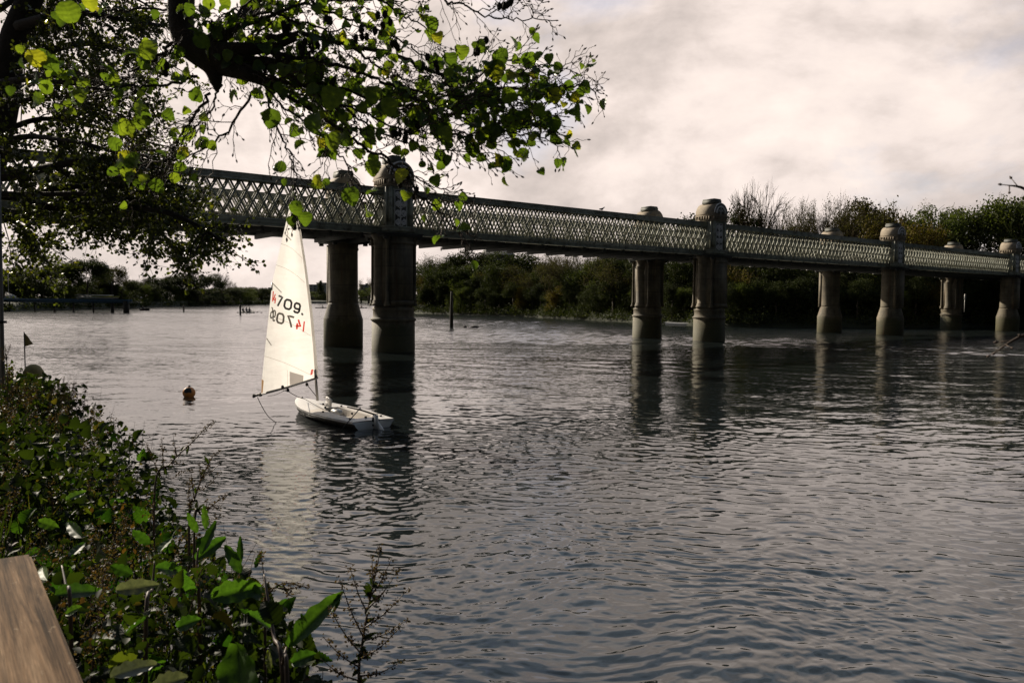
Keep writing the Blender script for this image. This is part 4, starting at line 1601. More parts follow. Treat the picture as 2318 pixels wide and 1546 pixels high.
block('apartment_block', 716, 1060, 26, 16, 645, 6, 'pale distant flats with a low flat top, just right of the sail', M['far_wall'])
block('apartment_block', 741, 1090, 26, 16, 641, 7, 'taller pale distant flats beside the low ones, left of the far column', M['far_wall'])
block('apartment_block', 606, 900, 14, 14, 655, 6, 'distant pale tower block peeping over trees left of the sail', M['far_wall'])
block('apartment_block', 826, 1080, 12, 16, 645, 6, 'distant pale block seen in the slot between the nearest columns', M['far_wall'])
block('riverside_house', 234, 300, 5.5, 8, 612, 5, 'tall pale house showing between trees above the blue jetty', M['pale'], 0.2)
block('gabled_house', 1125, 262, 9, 8, 582, 4, 'dark house roof showing above trees under the first span', M['roof'], 0.3, 3.0, 2.6)


def car(px, py, d, label, mt, rz):
    q = P(px, py, d)
    o = empty('parked_car', (q[0], q[1], q[2] - 0.1), rz, label, 'car', 'cars parked on the left bank')
    mb = MB()
    prof = [(-2.1, .35), (-2.15, .75), (-1.95, .92), (-1.5, 1.0), (1.0, .98), (1.95, .85), (2.15, .6), (2.1, .35)]
    n = len(prof)
    mb.add([(x, -0.85, z) for x, z in prof] + [(x, 0.85, z) for x, z in prof], [tuple(range(n)), tuple(range(n, 2 * n))[::-1]] + [(i, (i + 1) % n, n + (i + 1) % n, n + i) for i in range(n)])
    prof = [(-1.45, .99), (-1.05, 1.45), (0.35, 1.5), (1.0, .98)]
    mb.add([(x, -0.72, z + .004) for x, z in prof] + [(x, 0.72, z + .004) for x, z in prof], [(0, 1, 2, 3), (7, 6, 5, 4)] + [(i, (i + 1) % 4, 4 + (i + 1) % 4, 4 + i) for i in range(4)])
    mb.build('body', mt, o)
    mb = MB()
    box(mb, (-0.3, 0, 1.22), (1.5, 1.48, 0.28))
    mb.build('side_window', M['glass'], o)
    for x in (-1.35, 1.35):
        for y in (-0.86, 0.86):
            mb = MB()
            lathe(mb, [(0.30, -0.1), (0.32, 0), (0.30, 0.1)], 12)
            w = mb.build('wheel', M['dark'], o)
            w.location = (x, y, 0.32)
            w.rotation_euler = (math.pi / 2, 0, 0)
    return o


car(308, 676, 330, 'white car parked under trees right of the blue jetty end', M['shell_white'], 0.15)
car(292, 675.5, 335, 'grey car parked left of the white one beside the jetty end', M['pole'], 0.2)
# racks of shells above the jetty
q = P(217, 673, 262)
rack = empty('boat_rack', (q[0], q[1], 2.4), 0.05, 'boat rack on the bank behind the blue jetty, holding white shells', 'boat rack')
mb = MB()
for x in (-6.5, 0, 6.5):
    box(mb, (x, 0, (q[2] - 2.4) * 0.5), (0.2, 0.2, q[2] - 2.0))
    for z in (0.0, 0.8):
        box(mb, (x, -0.4, q[2] - 2.4 + z - 0.25), (0.15, 1.2, 0.1))
mb.build('frame', M['post'], rack)
for i, (dx, z, L, mt, nm) in enumerate(((0.5, 0.0, 14.0, 'shell_white', 'white shell on the lower tier of the boat rack'), (-0.3, 0.75, 12.5, 'shell_white', 'white shell on the upper tier of the boat rack'), (3.4, 0.32, 9, 'shell_yellow', 'yellowish shell in the middle of the boat rack'))):
    shell((q[0] + dx, q[1] - 0.5, q[2] + z - 0.3), 0.05, L, M[mt], nm, w=0.55, h=0.34)
# white cover and bare mast at the far left
q = P(29, 671, 215)
mb = MB()
V = [(-1.9, -1, -1.2), (1.6, -1, -1.2), (1.6, 1, -1.2), (-1.9, 1, -1.2), (-1.9, 0, 1.2), (0.3, 0, 0.4), (1.7, 0, -0.6), (-2.0, -0.9, -1.0)]
mb.add([(a[0] + q[0], a[1] + q[1], a[2] + q[2]) for a in V], [(0, 1, 6, 5, 4), (2, 3, 4, 5, 6), (1, 2, 6), (3, 0, 4), (0, 3, 2, 1)])
thing_mesh('boat_cover', 'pale tent-like boat cover on the bank at the left end of the jetty', 'boat cover', mb, M['pale'])
q0, q1 = P(19.5, 664, 216), P(18.5, 622, 216)
mb = MB()
tube(mb, [q0 - np.array([0, 0, 2]), q1], 0.09, 6)
thing_mesh('boat_mast', 'bare pale mast rising beside the boat cover at far left', 'mast', mb, M['pale'])
q = P(2185, 672, 128)
mb = MB()
box(mb, (q[0], q[1], q[2]), (0.25, 0.1, 0.9))
box(mb, (q[0], q[1] + 0.08, q[2] - 1.2), (0.08, 0.06, 2.4))
thing_mesh('bank_sign', 'small white sign on the far bank between the last two piers', 'sign', mb, M['shell_white'])

# ------------------------------------------------------------------ far trees
M['leaf_dark'] = leafy('dark_foliage', [(0.0, (0.022, 0.028, 0.011)), (0.5, (0.038, 0.047, 0.017)), (1.0, (0.064, 0.070, 0.025))], 0.15, 0.8, spec=0.1)
M['leaf_mid'] = leafy('mid_foliage', [(0.0, (0.034, 0.043, 0.015)), (0.5, (0.062, 0.076, 0.025)), (1.0, (0.11, 0.115, 0.037))], 0.28, 0.8, spec=0.1)
M['leaf_rust'] = leafy('autumn_foliage', [(0.0, (0.09, 0.055, 0.020)), (0.5, (0.13, 0.098, 0.030)), (1.0, (0.17, 0.15, 0.04))], 0.22, 0.8, spec=0.1)
M['leaf_twiggy'] = leafy('thin_brown_foliage', [(0.0, (0.045, 0.036, 0.024)), (0.6, (0.075, 0.064, 0.036)), (1.0, (0.11, 0.105, 0.045))], 0.2, 0.9, spec=0.05)


def branch_rec(mb, p, d, L, r, depth, g, spread, tips, up=0.12, kids=(2, 4), wig=0.12):
    n = 4
    pts = [p]
    q = np.array(p, float)
    dd = np.array(d, float)
    for i in range(n):
        dd = unit(dd + g.normal(0, wig, 3) + np.array([0, 0, up * 0.3]))
        q = q + dd * L / n
        pts.append(q.copy())
    tube(mb, pts, np.linspace(r, r * 0.55, n + 1), 3 if depth < 3 else 5, 0.5, False)
    if depth == 0:
        tips.append((q, dd))
        return
    k = int(g.integers(kids[0], kids[1] + 1))
    for i in range(k):
        t = g.uniform(0.45, 1.0) if i else 1.0
        base = np.array(pts[min(n, int(round(t * n)))])
        side = unit(np.cross(dd, g.standard_normal(3)))
        nd = unit(dd * math.cos(spread) + side * math.sin(spread) * g.uniform(0.6, 1.3) + np.array([0, 0, up]))
        branch_rec(mb, base, nd, L * g.uniform(0.62, 0.86), r * g.uniform(0.56, 0.72), depth - 1, g, spread, tips, up, kids, wig)


def make_tree(kind, seed):
    """prototype tree about 10 m tall, 8 m across: trunk mesh and crown mesh"""
    g = np.random.default_rng(seed)
    tr, cr = MB(), MB()
    if kind in ('bare', 'sparse'):
        tips = []
        tube(tr, [(0, 0, -1), (0.05, 0, 1.2), (0.0, 0.05, 2.6)], [0.24, 0.19, 0.16], 7)
        for i in range(6):
            a = i * 1.05 + g.uniform(-.3, .3)
            el = g.uniform(0.55, 1.25)
            branch_rec(cr, (0, 0, g.uniform(1.6, 2.7)), (math.cos(a) * math.cos(el), math.sin(a) * math.cos(el), math.sin(el)), g.uniform(2.3, 2.9), 0.15, 5, g, 0.44, tips, 0.05, (3, 3) if kind == 'bare' else (2, 3), 0.11)
        if kind == 'sparse':
            T = np.array([t[0] for t in tips])
            pick = T[g.integers(0, len(T), 5200)]
            C = pick + g.normal(0, 0.30, pick.shape)
            cards(cr, C, rand_unit(len(C), g), rand_unit(len(C), g), g.uniform(0.10, 0.20, len(C)), g.uniform(0, 1, len(C)), *LEAF4)
        return tr, cr
    tube(tr, [(0, 0, -1), (0.08, 0, 1.5), (0.0, 0.1, 4.2)], [0.28, 0.22, 0.14], 7)
    lobes = []
    nl = {'dense': 16, 'loose': 13, 'dome': 20, 'cone': 12}[kind]
    for i in range(nl):
        if kind == 'cone':
            z = 1.4 + 8.0 * i / nl
            rr = 2.2 * (1 - i / nl) + 0.3
            a = g.uniform(0, 6.28)
            lobes.append((rr * .45 * math.cos(a), rr * .45 * math.sin(a), z, rr * .8, 0.9))
            continue
        a = g.uniform(0, 6.283)
        el = g.uniform(-0.35, 1.0) ** 1
        rr = g.uniform(1.6, 2.9)
        zc0 = 5.6 if kind != 'dense' else 4.8
        zr = 3.1 if kind == 'dome' else 3.6
        lobes.append((rr * math.cos(a) * math.cos(el * 0.9), rr * math.sin(a) * math.cos(el * 0.9), zc0 + zr * math.sin(el) * g.uniform(.8, 1.05), g.uniform(1.0, 1.75), g.uniform(0.8, 1.4)))
    if kind == 'dense':
        for i in range(8):
            a = g.uniform(0, 6.283)
            lobes.append((2.3 * math.cos(a), 2.3 * math.sin(a), g.uniform(1.2, 2.8), 1.5, 1.4))
    ncl = {'dense': 420, 'loose': 230, 'dome': 430, 'cone': 300}[kind]
    per = 24
    cl = []
    for i in range(ncl):
        lx, ly, lz, rx, rz = lobes[int(g.integers(0, len(lobes)))]
        u = rand_unit(1, g)[0] * g.uniform(0.35, 1.0) ** 0.5
        cl.append((lx + u[0] * rx, ly + u[1] * rx, max(0.4, lz + u[2] * rz)))
    cl = np.array(cl)
    tone = g.uniform(0, 0.7, ncl)
    C = np.repeat(cl, per, 0) + g.normal(0, 0.27, (ncl * per, 3))
    cards(cr, C, rand_unit(len(C), g) + np.array([0, 0, 0.2]), rand_unit(len(C), g) + np.array([0, 0, 0.6]), g.uniform(0.14, 0.30, len(C)), np.repeat(tone, per) + g.uniform(0, 0.3, len(C)), *LEAF4)
    # limbs seen through the gaps and twigs beyond the leaves
    tips = []
    for i in range(7):
        a = i * 0.9 + g.uniform(-.3, .3)
        el = g.uniform(0.5, 1.3)
        branch_rec(cr, (0, 0, g.uniform(2, 4)), (math.cos(a) * math.cos(el), math.sin(a) * math.cos(el), math.sin(el)), 2.4, 0.07, 3, g, 0.45, tips, 0.08, (2, 3))
    return tr, cr


PROTO, SIZE = {}, {}


def proto(kind, var, mkey):
    k = (kind, var, mkey)
    if k not in PROTO:
        mk = (kind, var)
        if mk not in PROTO:
            tr, cr = make_tree(kind, 100 + var * 7 + len(kind))
            a = tr.build('trunk', M['far_bark'])
            b = cr.build('crown', M['leaf_mid'], rnd=True)
            co = np.empty(len(b.data.vertices) * 3, np.float32)
            b.data.vertices.foreach_get('co', co)
            co = co.reshape(-1, 3)
            SIZE[mk] = (float(np.percentile(co[:, 2], 99.6)), float(np.percentile(np.abs(co[:, :2]), 98.5)) * 2)
            PROTO[mk] = (a.data, b.data)
            bpy.data.objects.remove(a)
            bpy.data.objects.remove(b)
        tm, cm = PROTO[mk]
        cm2 = cm.copy()
        cm2.materials.clear()
        cm2.materials.append(M[mkey])
        PROTO[k] = (tm, cm2)
    return PROTO[k]


def tree(kind, var, mkey, px, d, top_py, width, label, group=None, gz=2.2, name=None):
    q = P(px, 690, d)
    top = P(px, top_py, d)[2]
    h = (top - gz)
    tm, cm = proto(kind, var, mkey)
    hz, wz = SIZE[(kind, var)]
    o = empty(name or {'bare': 'bare_tree', 'sparse': 'thin_leaved_tree', 'cone': 'conifer_tree'}.get(kind, 'leafy_tree'), (q[0], q[1], gz), random.uniform(0, 6.28), label, 'tree', group)
    o.scale = (width / wz, width / wz, h / hz)
    for nm, me in (('trunk', tm), ('crown', cm)):
        c = bpy.data.objects.new(nm, me)
        COL.objects.link(c)
        c.parent = o
    return o


LB = 'trees along the left bank'
TL = [
    ('dense', 0, 'leaf_dark', 8, 225, 612, 13, 'dark tree at the left frame edge behind the grey pole'),
    ('loose', 1, 'leaf_dark', 52, 232, 608, 12, 'dark bushy tree behind the pale boat cover'),
    ('dense', 1, 'leaf_dark', 96, 240, 606, 13, 'broad dark tree over the left part of the blue jetty'),
    ('dome', 2, 'leaf_mid', 141, 262, 589, 13, 'round-topped green tree left of the darkest domed tree above the jetty'),
    ('dome', 3, 'leaf_dark', 198, 268, 585, 13.5, 'dark dome-shaped tree with a flat top, left of the tall pale house'),
    ('loose', 2, 'leaf_twiggy', 253, 292, 602, 11, 'thin brownish tree right of the tall pale house'),
    ('dense', 2, 'leaf_dark', 275, 300, 632, 13, 'low dark bush over the end of the blue jetty'),
    ('bare', 1, 'leaf_twiggy', 324, 372, 619, 15, 'bare fan-shaped tree rising behind the low dark trees by the motor boat'),
    ('dense', 3, 'leaf_dark', 318, 345, 640, 17, 'low dark tree above the white parked car'),
    ('dome', 1, 'leaf_dark', 362, 378, 628, 20, 'dark flat-topped tree, left half of the cedar-like mass'),
    ('dome', 0, 'leaf_dark', 412, 392, 624, 22, 'dark flat-topped tree, right half of the cedar-like mass'),
    ('bare', 2, 'leaf_twiggy', 434, 415, 602, 15, 'bare reddish tree standing behind the dark cedar-like mass'),
    ('dome', 2, 'leaf_dark', 474, 420, 621, 16, 'small dark domed tree between two bare trees'),
    ('bare', 3, 'leaf_twiggy', 501, 445, 617, 11, 'bare round-headed tree rising at the right of the dark domed tree'),
    ('sparse', 1, 'leaf_twiggy', 523, 470, 637, 8, 'tiny thin tree next right after the bare round-headed tree'),
    ('dense', 1, 'leaf_dark', 448, 405, 655, 24, 'low dark waterside tree below the bare reddish tree'),
    ('dense', 2, 'leaf_dark', 505, 455, 651, 22, 'low dark waterside tree left of the post with the rod'),
    ('dense', 0, 'leaf_mid', 545, 520, 650, 20, 'low tree directly behind the post with the rod'),
    ('loose', 3, 'leaf_twiggy', 572, 640, 650, 22, 'pale brownish far tree behind the three-person crew'),
    ('dense', 3, 'leaf_dark', 592, 590, 652, 20, 'dark far tree just left of the sail edge'),
    ('loose', 1, 'leaf_twiggy', 618, 720, 655, 26, 'far hazy tree half hidden by the sail'),
]
for t in TL:
    tree(*t[:7], t[7], LB)
FB = 'distant trees seen under the first span'
for t in [('loose', 0, 'leaf_mid', 705, 1010, 660, 32, 'low distant tree at the right edge of the sail'), ('cone', 0, 'leaf_dark', 726, 985, 636, 14, 'pointed distant conifer in front of the pale flats'),
          ('dense', 2, 'leaf_mid', 748, 990, 664, 36, 'low distant tree right of the pointed conifer'), ('dense', 1, 'leaf_mid', 818, 900, 655, 26, 'distant tree filling the left of the slot between the columns'),
          ('sparse', 2, 'leaf_twiggy', 836, 800, 622, 26, 'thin distant tree touching the nearest column on its left'), ('loose', 2, 'leaf_mid', 834, 760, 650, 24, 'distant bush at the foot of the thin tree by the nearest column')]:
    tree(*t[:7], t[7], FB)
RB_ = 'trees on the right bank'
TR = [
    ('loose', 0, 'leaf_mid', 948, 262, 592, 12, 'bush-like tree touching the right edge of the nearest pier'),
    ('sparse', 1, 'leaf_twiggy', 985, 262, 578, 16, 'twiggy half-bare tree under the second span, left of the big dark dome'),
    ('dome', 3, 'leaf_dark', 1062, 250, 569, 17, 'big dark domed tree under the second span with a sky gap on its right'),
    ('dome', 1, 'leaf_dark', 1175, 225, 573, 20, 'broad dark tree touching the girder in the middle of the second span'),
    ('sparse', 3, 'leaf_twiggy', 1268, 205, 560, 15, 'half-bare tree with sky showing through, mid second span'),
    ('bare', 2, 'leaf_twiggy', 1312, 208, 556, 15, 'bare-branched tree against a patch of bright sky under the girder'),
    ('sparse', 2, 'leaf_twiggy', 1392, 198, 552, 14, 'half-bare tree close left of the second pair of piers'),
    ('dense', 1, 'leaf_dark', 1592, 172, 492, 13, 'dark tree top peeping over the girder just left of the second pylon'),
    ('dense', 3, 'leaf_dark', 1668, 174, 470, 12, 'dark evergreen standing close right of the second pylon'),
    ('bare', 0, 'leaf_twiggy', 1711, 168, 418, 12, 'tallest bare tree, fan-shaped, above the bridge right of the second pylon'),
    ('sparse', 0, 'leaf_twiggy', 1757, 171, 458, 12, 'thin brown tree next right of the tallest bare tree'),
    ('bare', 1, 'leaf_twiggy', 1800, 170, 452, 12, 'bare brown tree above the third span, left of its middle'),
    ('sparse', 2, 'leaf_twiggy', 1842, 168, 456, 12, 'thin brown tree over the small far pylon of the third span, on its left'),
    ('bare', 2, 'leaf_twiggy', 1884, 167, 452, 12, 'bare brown tree rising straight behind the small far pylon of the third span'),
    ('sparse', 1, 'leaf_twiggy', 1925, 166, 456, 11, 'thin brown tree right of the small far pylon of the third span'),
    ('loose', 3, 'leaf_twiggy', 1972, 163, 453, 14, 'leafier brownish tree left of the third pylon'),
    ('loose', 1, 'leaf_rust', 2000, 156, 500, 10, 'low rust-coloured tree directly behind the third pylon'),
    ('sparse', 3, 'leaf_twiggy', 2050, 163, 466, 10, 'thin tree behind the right shoulder of the third pylon'),
    ('loose', 2, 'leaf_mid', 2098, 157, 468, 13, 'round green tree over the fourth span, the left one of the pair'),
    ('loose', 0, 'leaf_mid', 2155, 157, 472, 13, 'green tree over the fourth span with a sky gap on its right'),
    ('dense', 2, 'leaf_rust', 2075, 151, 505, 12, 'yellowish low tree in front of the round green tree, fourth span'),
    ('dense', 0, 'leaf_dark', 2200, 154, 530, 11, 'low dark tree in the sky gap left of the last pylon'),
    ('dome', 0, 'leaf_mid', 2292, 153, 441, 15, 'tall green tree at the right frame edge behind the last pylon'),
    ('sparse', 1, 'leaf_twiggy', 2262, 157, 452, 9, 'twiggy tree edging the tall green tree on its left'),
    ('sparse', 3, 'leaf_twiggy', 1778, 186, 462, 12, 'brown twiggy tree behind two thin trees, left of the third span middle'),
    ('sparse', 1, 'leaf_twiggy', 1822, 188, 462, 12, 'brown twiggy tree in the second line over the middle of the third span'),
    ('sparse', 2, 'leaf_twiggy', 1864, 188, 460, 12, 'brown twiggy second-line tree just left of the third span far pylon'),
    ('sparse', 0, 'leaf_twiggy', 1905, 186, 460, 12, 'brown twiggy second-line tree just right of the third span far pylon'),
    ('loose', 2, 'leaf_twiggy', 1945, 184, 464, 12, 'brownish leafier tree in the second line left of the third pylon'),
    ('loose', 0, 'leaf_twiggy', 2020, 182, 470, 13, 'brownish tree in the second line above the third pylon'),
    ('loose', 3, 'leaf_mid', 2130, 180, 474, 15, 'green tree in the second line between the pair above the fourth span'),
    ('loose', 3, 'leaf_mid', 2360, 157, 450, 15, 'green tree cut off by the right frame edge'),
]
for t in TR:
    tree(*t[:7], t[7], RB_)
# the wood between them: trees one cannot tell apart, down to the water
shore = np.array(SHORE[13:], float)
seg = np.linalg.norm(np.diff(shore, axis=0), axis=1)
cum = np.concatenate([[0], np.cumsum(seg)])
g2 = np.random.default_rng(21)
kinds = [('dense', 'leaf_dark'), ('dense', 'leaf_mid'), ('dome', 'leaf_dark'), ('loose', 'leaf_dark'), ('dense', 'leaf_rust'), ('loose', 'leaf_mid'), ('sparse', 'leaf_twiggy')]
for row, (off, hh, step) in enumerate(((4.0, 6.5, 4.6), (8, 8.0, 3.6), (12, 11.5, 5.2), (18, 13.0, 5.5), (26, 13.5, 6.0))):
    s = 0.0
    while s < cum[-1] - 40:
        s += step * g2.uniform(0.75, 1.3)
        i = int(np.clip(np.searchsorted(cum, s) - 1, 0, len(seg) - 1))
        q = shore[i] + (shore[i + 1] - shore[i]) * (s - cum[i]) / seg[i]
        R = np.linalg.norm(q)
        q = q * (R + off + g2.uniform(-1.5, 2)) / R
        k, mk = kinds[int(g2.choice(7, p=[.40, .14, .24, .09, .06, .04, .03]))]
        if row == 1 or (row == 0 and k == 'sparse'):
            k, mk = 'dense', 'leaf_dark'
        v = int(g2.integers(0, 4))
        tm, cm = proto(k, v, mk)
        hgt = hh * g2.uniform(0.75, 1.15)
        o = empty('wood_tree', (q[0], q[1], 1.5 - 1.6 * (row == 1)), g2.uniform(0, 6.28), 'leafy tree packed in the dark wood that fills the right bank below the bridge', 'tree', 'trees of the dark wood on the right bank')
        wdt = hgt * g2.uniform(0.85, 1.15) / 8.6
        o.scale = (wdt, wdt, hgt / 9.6)
        for nm, me in (('trunk', tm), ('crown', cm)):
            c = bpy.data.objects.new(nm, me)
            COL.objects.link(c)
            c.parent = o


def scrub(name, pts, step, size, n_per, mt, seed, back=3.0):
    """low growth covering a bank as one mass"""
    g = np.random.default_rng(seed)
    mb = MB()
    pts = np.array(pts, float)
    C = []
    for a, b in zip(pts[:-1], pts[1:]):
        L = np.linalg.norm(b - a)
        for i in range(int(L / step)):
            t = g.uniform()
            q = a + (b - a) * t
            R = np.linalg.norm(q)
            q = q * (R + g.uniform(0.3, back)) / R
            hgt = g.uniform(0.8, 3.2)
            c = np.array([q[0], q[1], 0.6])
            C.append(c + g.normal(0, 1, (n_per, 3)) * np.array([1.1, 1.1, 0.0]) + np.abs(g.normal(0, 0.5, (n_per, 1))) * np.array([0, 0, hgt]))
    C = np.concatenate(C)
    cards(mb, C, rand_unit(len(C), g), rand_unit(len(C), g) + np.array([0, -.3, .5]), g.uniform(size * .6, size * 1.4, len(C)), g.uniform(0, 1, len(C)), *LEAF4)
    return tag(mb.build(name, mt, rnd=True), kind='stuff')


scrub('bankside_scrub', SHORE[12:-1], 0.8, 0.34, 90, M['leaf_dark'], 5)
scrub('bankside_scrub', SHORE[1:9], 2.0, 0.55, 90, M['leaf_dark'], 6, 8.0)
# ground-level growth further along the left shore, behind the jetty
g3 = np.random.default_rng(31)
for i in range(76):
    t = (i % 38) / 37
    lp = np.array([(-131, 180), (-140, 250), (-150, 310), (-166, 430), (-186, 580)], float)
    f = t * 4
    j = min(3, int(f))
    q = lp[j] + (lp[j + 1] - lp[j]) * (f - j)
    q = q * (1 + (8 if i < 38 else 17) / np.linalg.norm(q))
    k, mk = [('dense', 'leaf_dark'), ('dense', 'leaf_mid'), ('loose', 'leaf_dark')][int(g3.integers(0, 3))]
    tm, cm = proto(k, int(g3.integers(0, 4)), mk)
    hgt = g3.uniform(6, 8.5) * (1 + 0.3 * t)
    o = empty('waterside_tree', (q[0], q[1], 1.0), g3.uniform(0, 6.28), 'low dark tree in the row along the left bank waterline', 'tree', 'low trees along the left waterline')
    o.scale = (hgt / 8.0, hgt / 8.0, hgt / 9.6)
    for nm, me in (('trunk', tm), ('crown', cm)):
        c = bpy.data.objects.new(nm, me)
        COL.objects.link(c)
        c.parent = o


# ------------------------------------------------------------------ the tree on the near bank, left
M['leaf_alder'] = leafy('alder_leaf', [(0.0, (0.035, 0.060, 0.014)), (0.5, (0.060, 0.100, 0.020)), (0.85, (0.11, 0.15, 0.026)), (1.0, (0.24, 0.22, 0.03))], 0.5, 0.4, (1.9, 1.9, 0.5), 0.45, True)
M['leaf_left'] = leafy('small_alder_leaf', [(0.0, (0.025, 0.032, 0.010)), (0.6, (0.040, 0.052, 0.014)), (0.95, (0.075, 0.09, 0.02)), (1.0, (0.18, 0.17, 0.03))], 0.4, 0.45, (1.7, 1.7, 0.5))


def left_tree():
    g = np.random.default_rng(77)
    bx, by = P(-70, 700, 12.0)[:2]
    root = empty('riverside_tree', (bx, by, 1.75), 0, 'large small-leaved tree on the near bank whose boughs hang across the left of the bridge', 'tree')
    O = np.array([bx, by, 1.75])
    D = 12.0
    tr = MB()
    tk = smooth_path([(bx, by, 1.2), P(-75, 620, D), P(-40, 420, D), P(5, 250, D), P(30, 90, D), P(95, -60, D), P(150, -220, D)], 26) - O
    tube(tr, tk, np.linspace(0.30, 0.13, 26), 10)
    # a second stem rising steeper at the frame edge
    t2 = smooth_path([P(-60, 500, D), P(-40, 250, D + .5), P(-80, 0, D + .5), P(-70, -250, D + 1)], 14) - O
    tube(tr, t2, np.linspace(0.2, 0.1, 14), 8)
    limbs = [
        [(-5, 165), (83, 124), (186, 99), (248, 108), (330, 135), (400, 150)], [(-10, 240), (54, 228), (124, 219), (200, 235), (280, 262)],
        [(-15, 405), (83, 385), (166, 368), (257, 360), (330, 375), (420, 430)], [(120, 375), (160, 400), (182, 425), (200, 455)],
        [(60, 460), (124, 470), (290, 485), (372, 535), (410, 575)], [(150, 450), (248, 462), (372, 480), (450, 512), (505, 548)],
        [(-20, 330), (60, 310), (160, 320), (260, 345), (330, 352)], [(40, 60), (110, 40), (190, 30), (280, 45), (370, 60)],
        [(70, 0), (150, -30), (260, -20), (350, 20)], [(-20, 130), (40, 100), (90, 50), (180, 10)], [(-30, 470), (20, 490), (60, 525), (90, 560)],
        [(-10, 440), (100, 440), (220, 440), (330, 460), (440, 505)], [(0, 300), (90, 270), (180, 280), (270, 300), (360, 330)], [(-20, 190), (70, 180), (170, 190), (260, 190), (330, 215)],
        [(100, 430), (220, 420), (330, 425), (400, 470), (470, 520)],
        [(-40, 440), (60, 455), (180, 475), (250, 510)], [(0, 20), (60, -20), (140, -60)],
    ]
    C, A = [], []
    tw = MB()
    for k, lb in enumerate(limbs):
        dz = g.uniform(-1.3, 1.6)
        L = [P(x, y, D + dz * min(1, i / 2.0) + g.normal(0, .1)) for i, (x, y) in enumerate(lb)]
        path = smooth_path(L, 24)
        r0 = 0.075 if k in (0, 2, 4, 5, 7) else 0.05
        tube(tr, path - O, np.linspace(r0, 0.012, 24), 6)
        # secondary sprays
        ns = 23
        for j in range(ns):
            t = g.uniform(0.12, 1.0)
            i = int(t * 23)
            p0 = path[i]
            td = unit(path[min(23, i + 1)] - path[max(0, i - 1)])
            side = g.standard_normal(3)
            side[2] = side[2] * 0.7 - 0.15
            dd = unit(td * 0.7 + unit(side) * 0.9)
            ln = g.uniform(0.5, 1.25) * (1.1 - 0.45 * t)
            pts = [p0]
            q = p0.copy()
            for m_ in range(5):
                dd = unit(dd + g.normal(0, .16, 3) + np.array([0.02, 0, -0.05]))
                q = q + dd * ln / 5
                pts.append(q.copy())
            tube(tw, np.array(pts) - O, np.linspace(0.012, 0.004, 6), 3, 0.5, False)
            pts = np.array(pts)
            for m_ in range(9):
                f = g.uniform(0.15, 1.0) * 4.99
                b0 = pts[int(f)] + (pts[int(f) + 1] - pts[int(f)]) * (f - int(f))
                d2 = unit(dd * 0.5 + g.standard_normal(3) * 0.7)
                l2 = g.uniform(0.12, 0.42)
                b1 = b0 + d2 * l2 + np.array([0, 0, -0.03])
                tube(tw, np.array([b0, (b0 + b1) / 2 + g.normal(0, .015, 3), b1]) - O, [0.004, 0.003, 0.002], 3, 0.5, False)
                nl = int(g.integers(5, 12))
                for z in range(nl):
                    f2 = g.uniform(0.1, 1.05)
                    C.append(b0 + (b1 - b0) * f2 + g.normal(0, 0.02, 3))
                    A.append(d2 * 0.5 + g.standard_normal(3) * 0.6 + np.array([0, 0, -0.35]))
    tr.build('trunk', M['bark'], root, smooth=True)
    tw.build('twigs', M['bark'], root)
    C, A = np.array(C), np.array(A)
    lf = MB()
    n = len(C)
    cards(lf, C - O, A, rand_unit(n, g) + np.array([0, 0, 0.5]), g.uniform(0.038, 0.070, n), g.uniform(0, 1, n),
          [(0, 0, 0), (0.34, 0.25, 0.05), (0.42, 0.6, 0.03), (0, 1, -.03), (-0.42, 0.6, 0.03), (-0.34, 0.25, 0.05)], [(0, 1, 2, 3), (0, 3, 4, 5)])
    lf.build('crown', M['leaf_left'], root, rnd=True)
    print('left tree leaves', n)


left_tree()

# ------------------------------------------------------------------ the alder bough overhead
ALT = []
_k = 16
for i in range(_k + 1):        # round, slightly notched leaf, folded along the midrib
    y = i / _k
    w = 0.47 * (math.sin(math.pi * min(1, (y * 0.94 + 0.05)) ** 0.85)) ** 0.62 * (1 + (0.045 if i % 2 else -0.03))
    ALT.append((w, y, 0.20 * w / 0.47 - 0.45 * (y - .4) ** 2 + 0.03 * math.sin(i * 1.9)))
ALDER_V = [(x, y, z) for x, y, z in ALT] + [(-x, y, z) for x, y, z in ALT] + [(0, y, -0.45 * (y - .4) ** 2) for x, y, z in ALT]
_n = _k + 1
ALDER_F = [(2 * _n + i, i, i + 1, 2 * _n + i + 1) for i in range(_k)] + [(_n + i, 2 * _n + i, 2 * _n + i + 1, _n + i + 1) for i in range(_k)]
# petiole
ALDER_V += [(0.012, -0.28, 0.02), (-0.012, -0.28, 0.02), (0.012, 0.02, 0.0), (-0.012, 0.02, 0.0)]
_b = 3 * _n
ALDER_F += [(_b, _b + 2, _b + 3, _b + 1)]


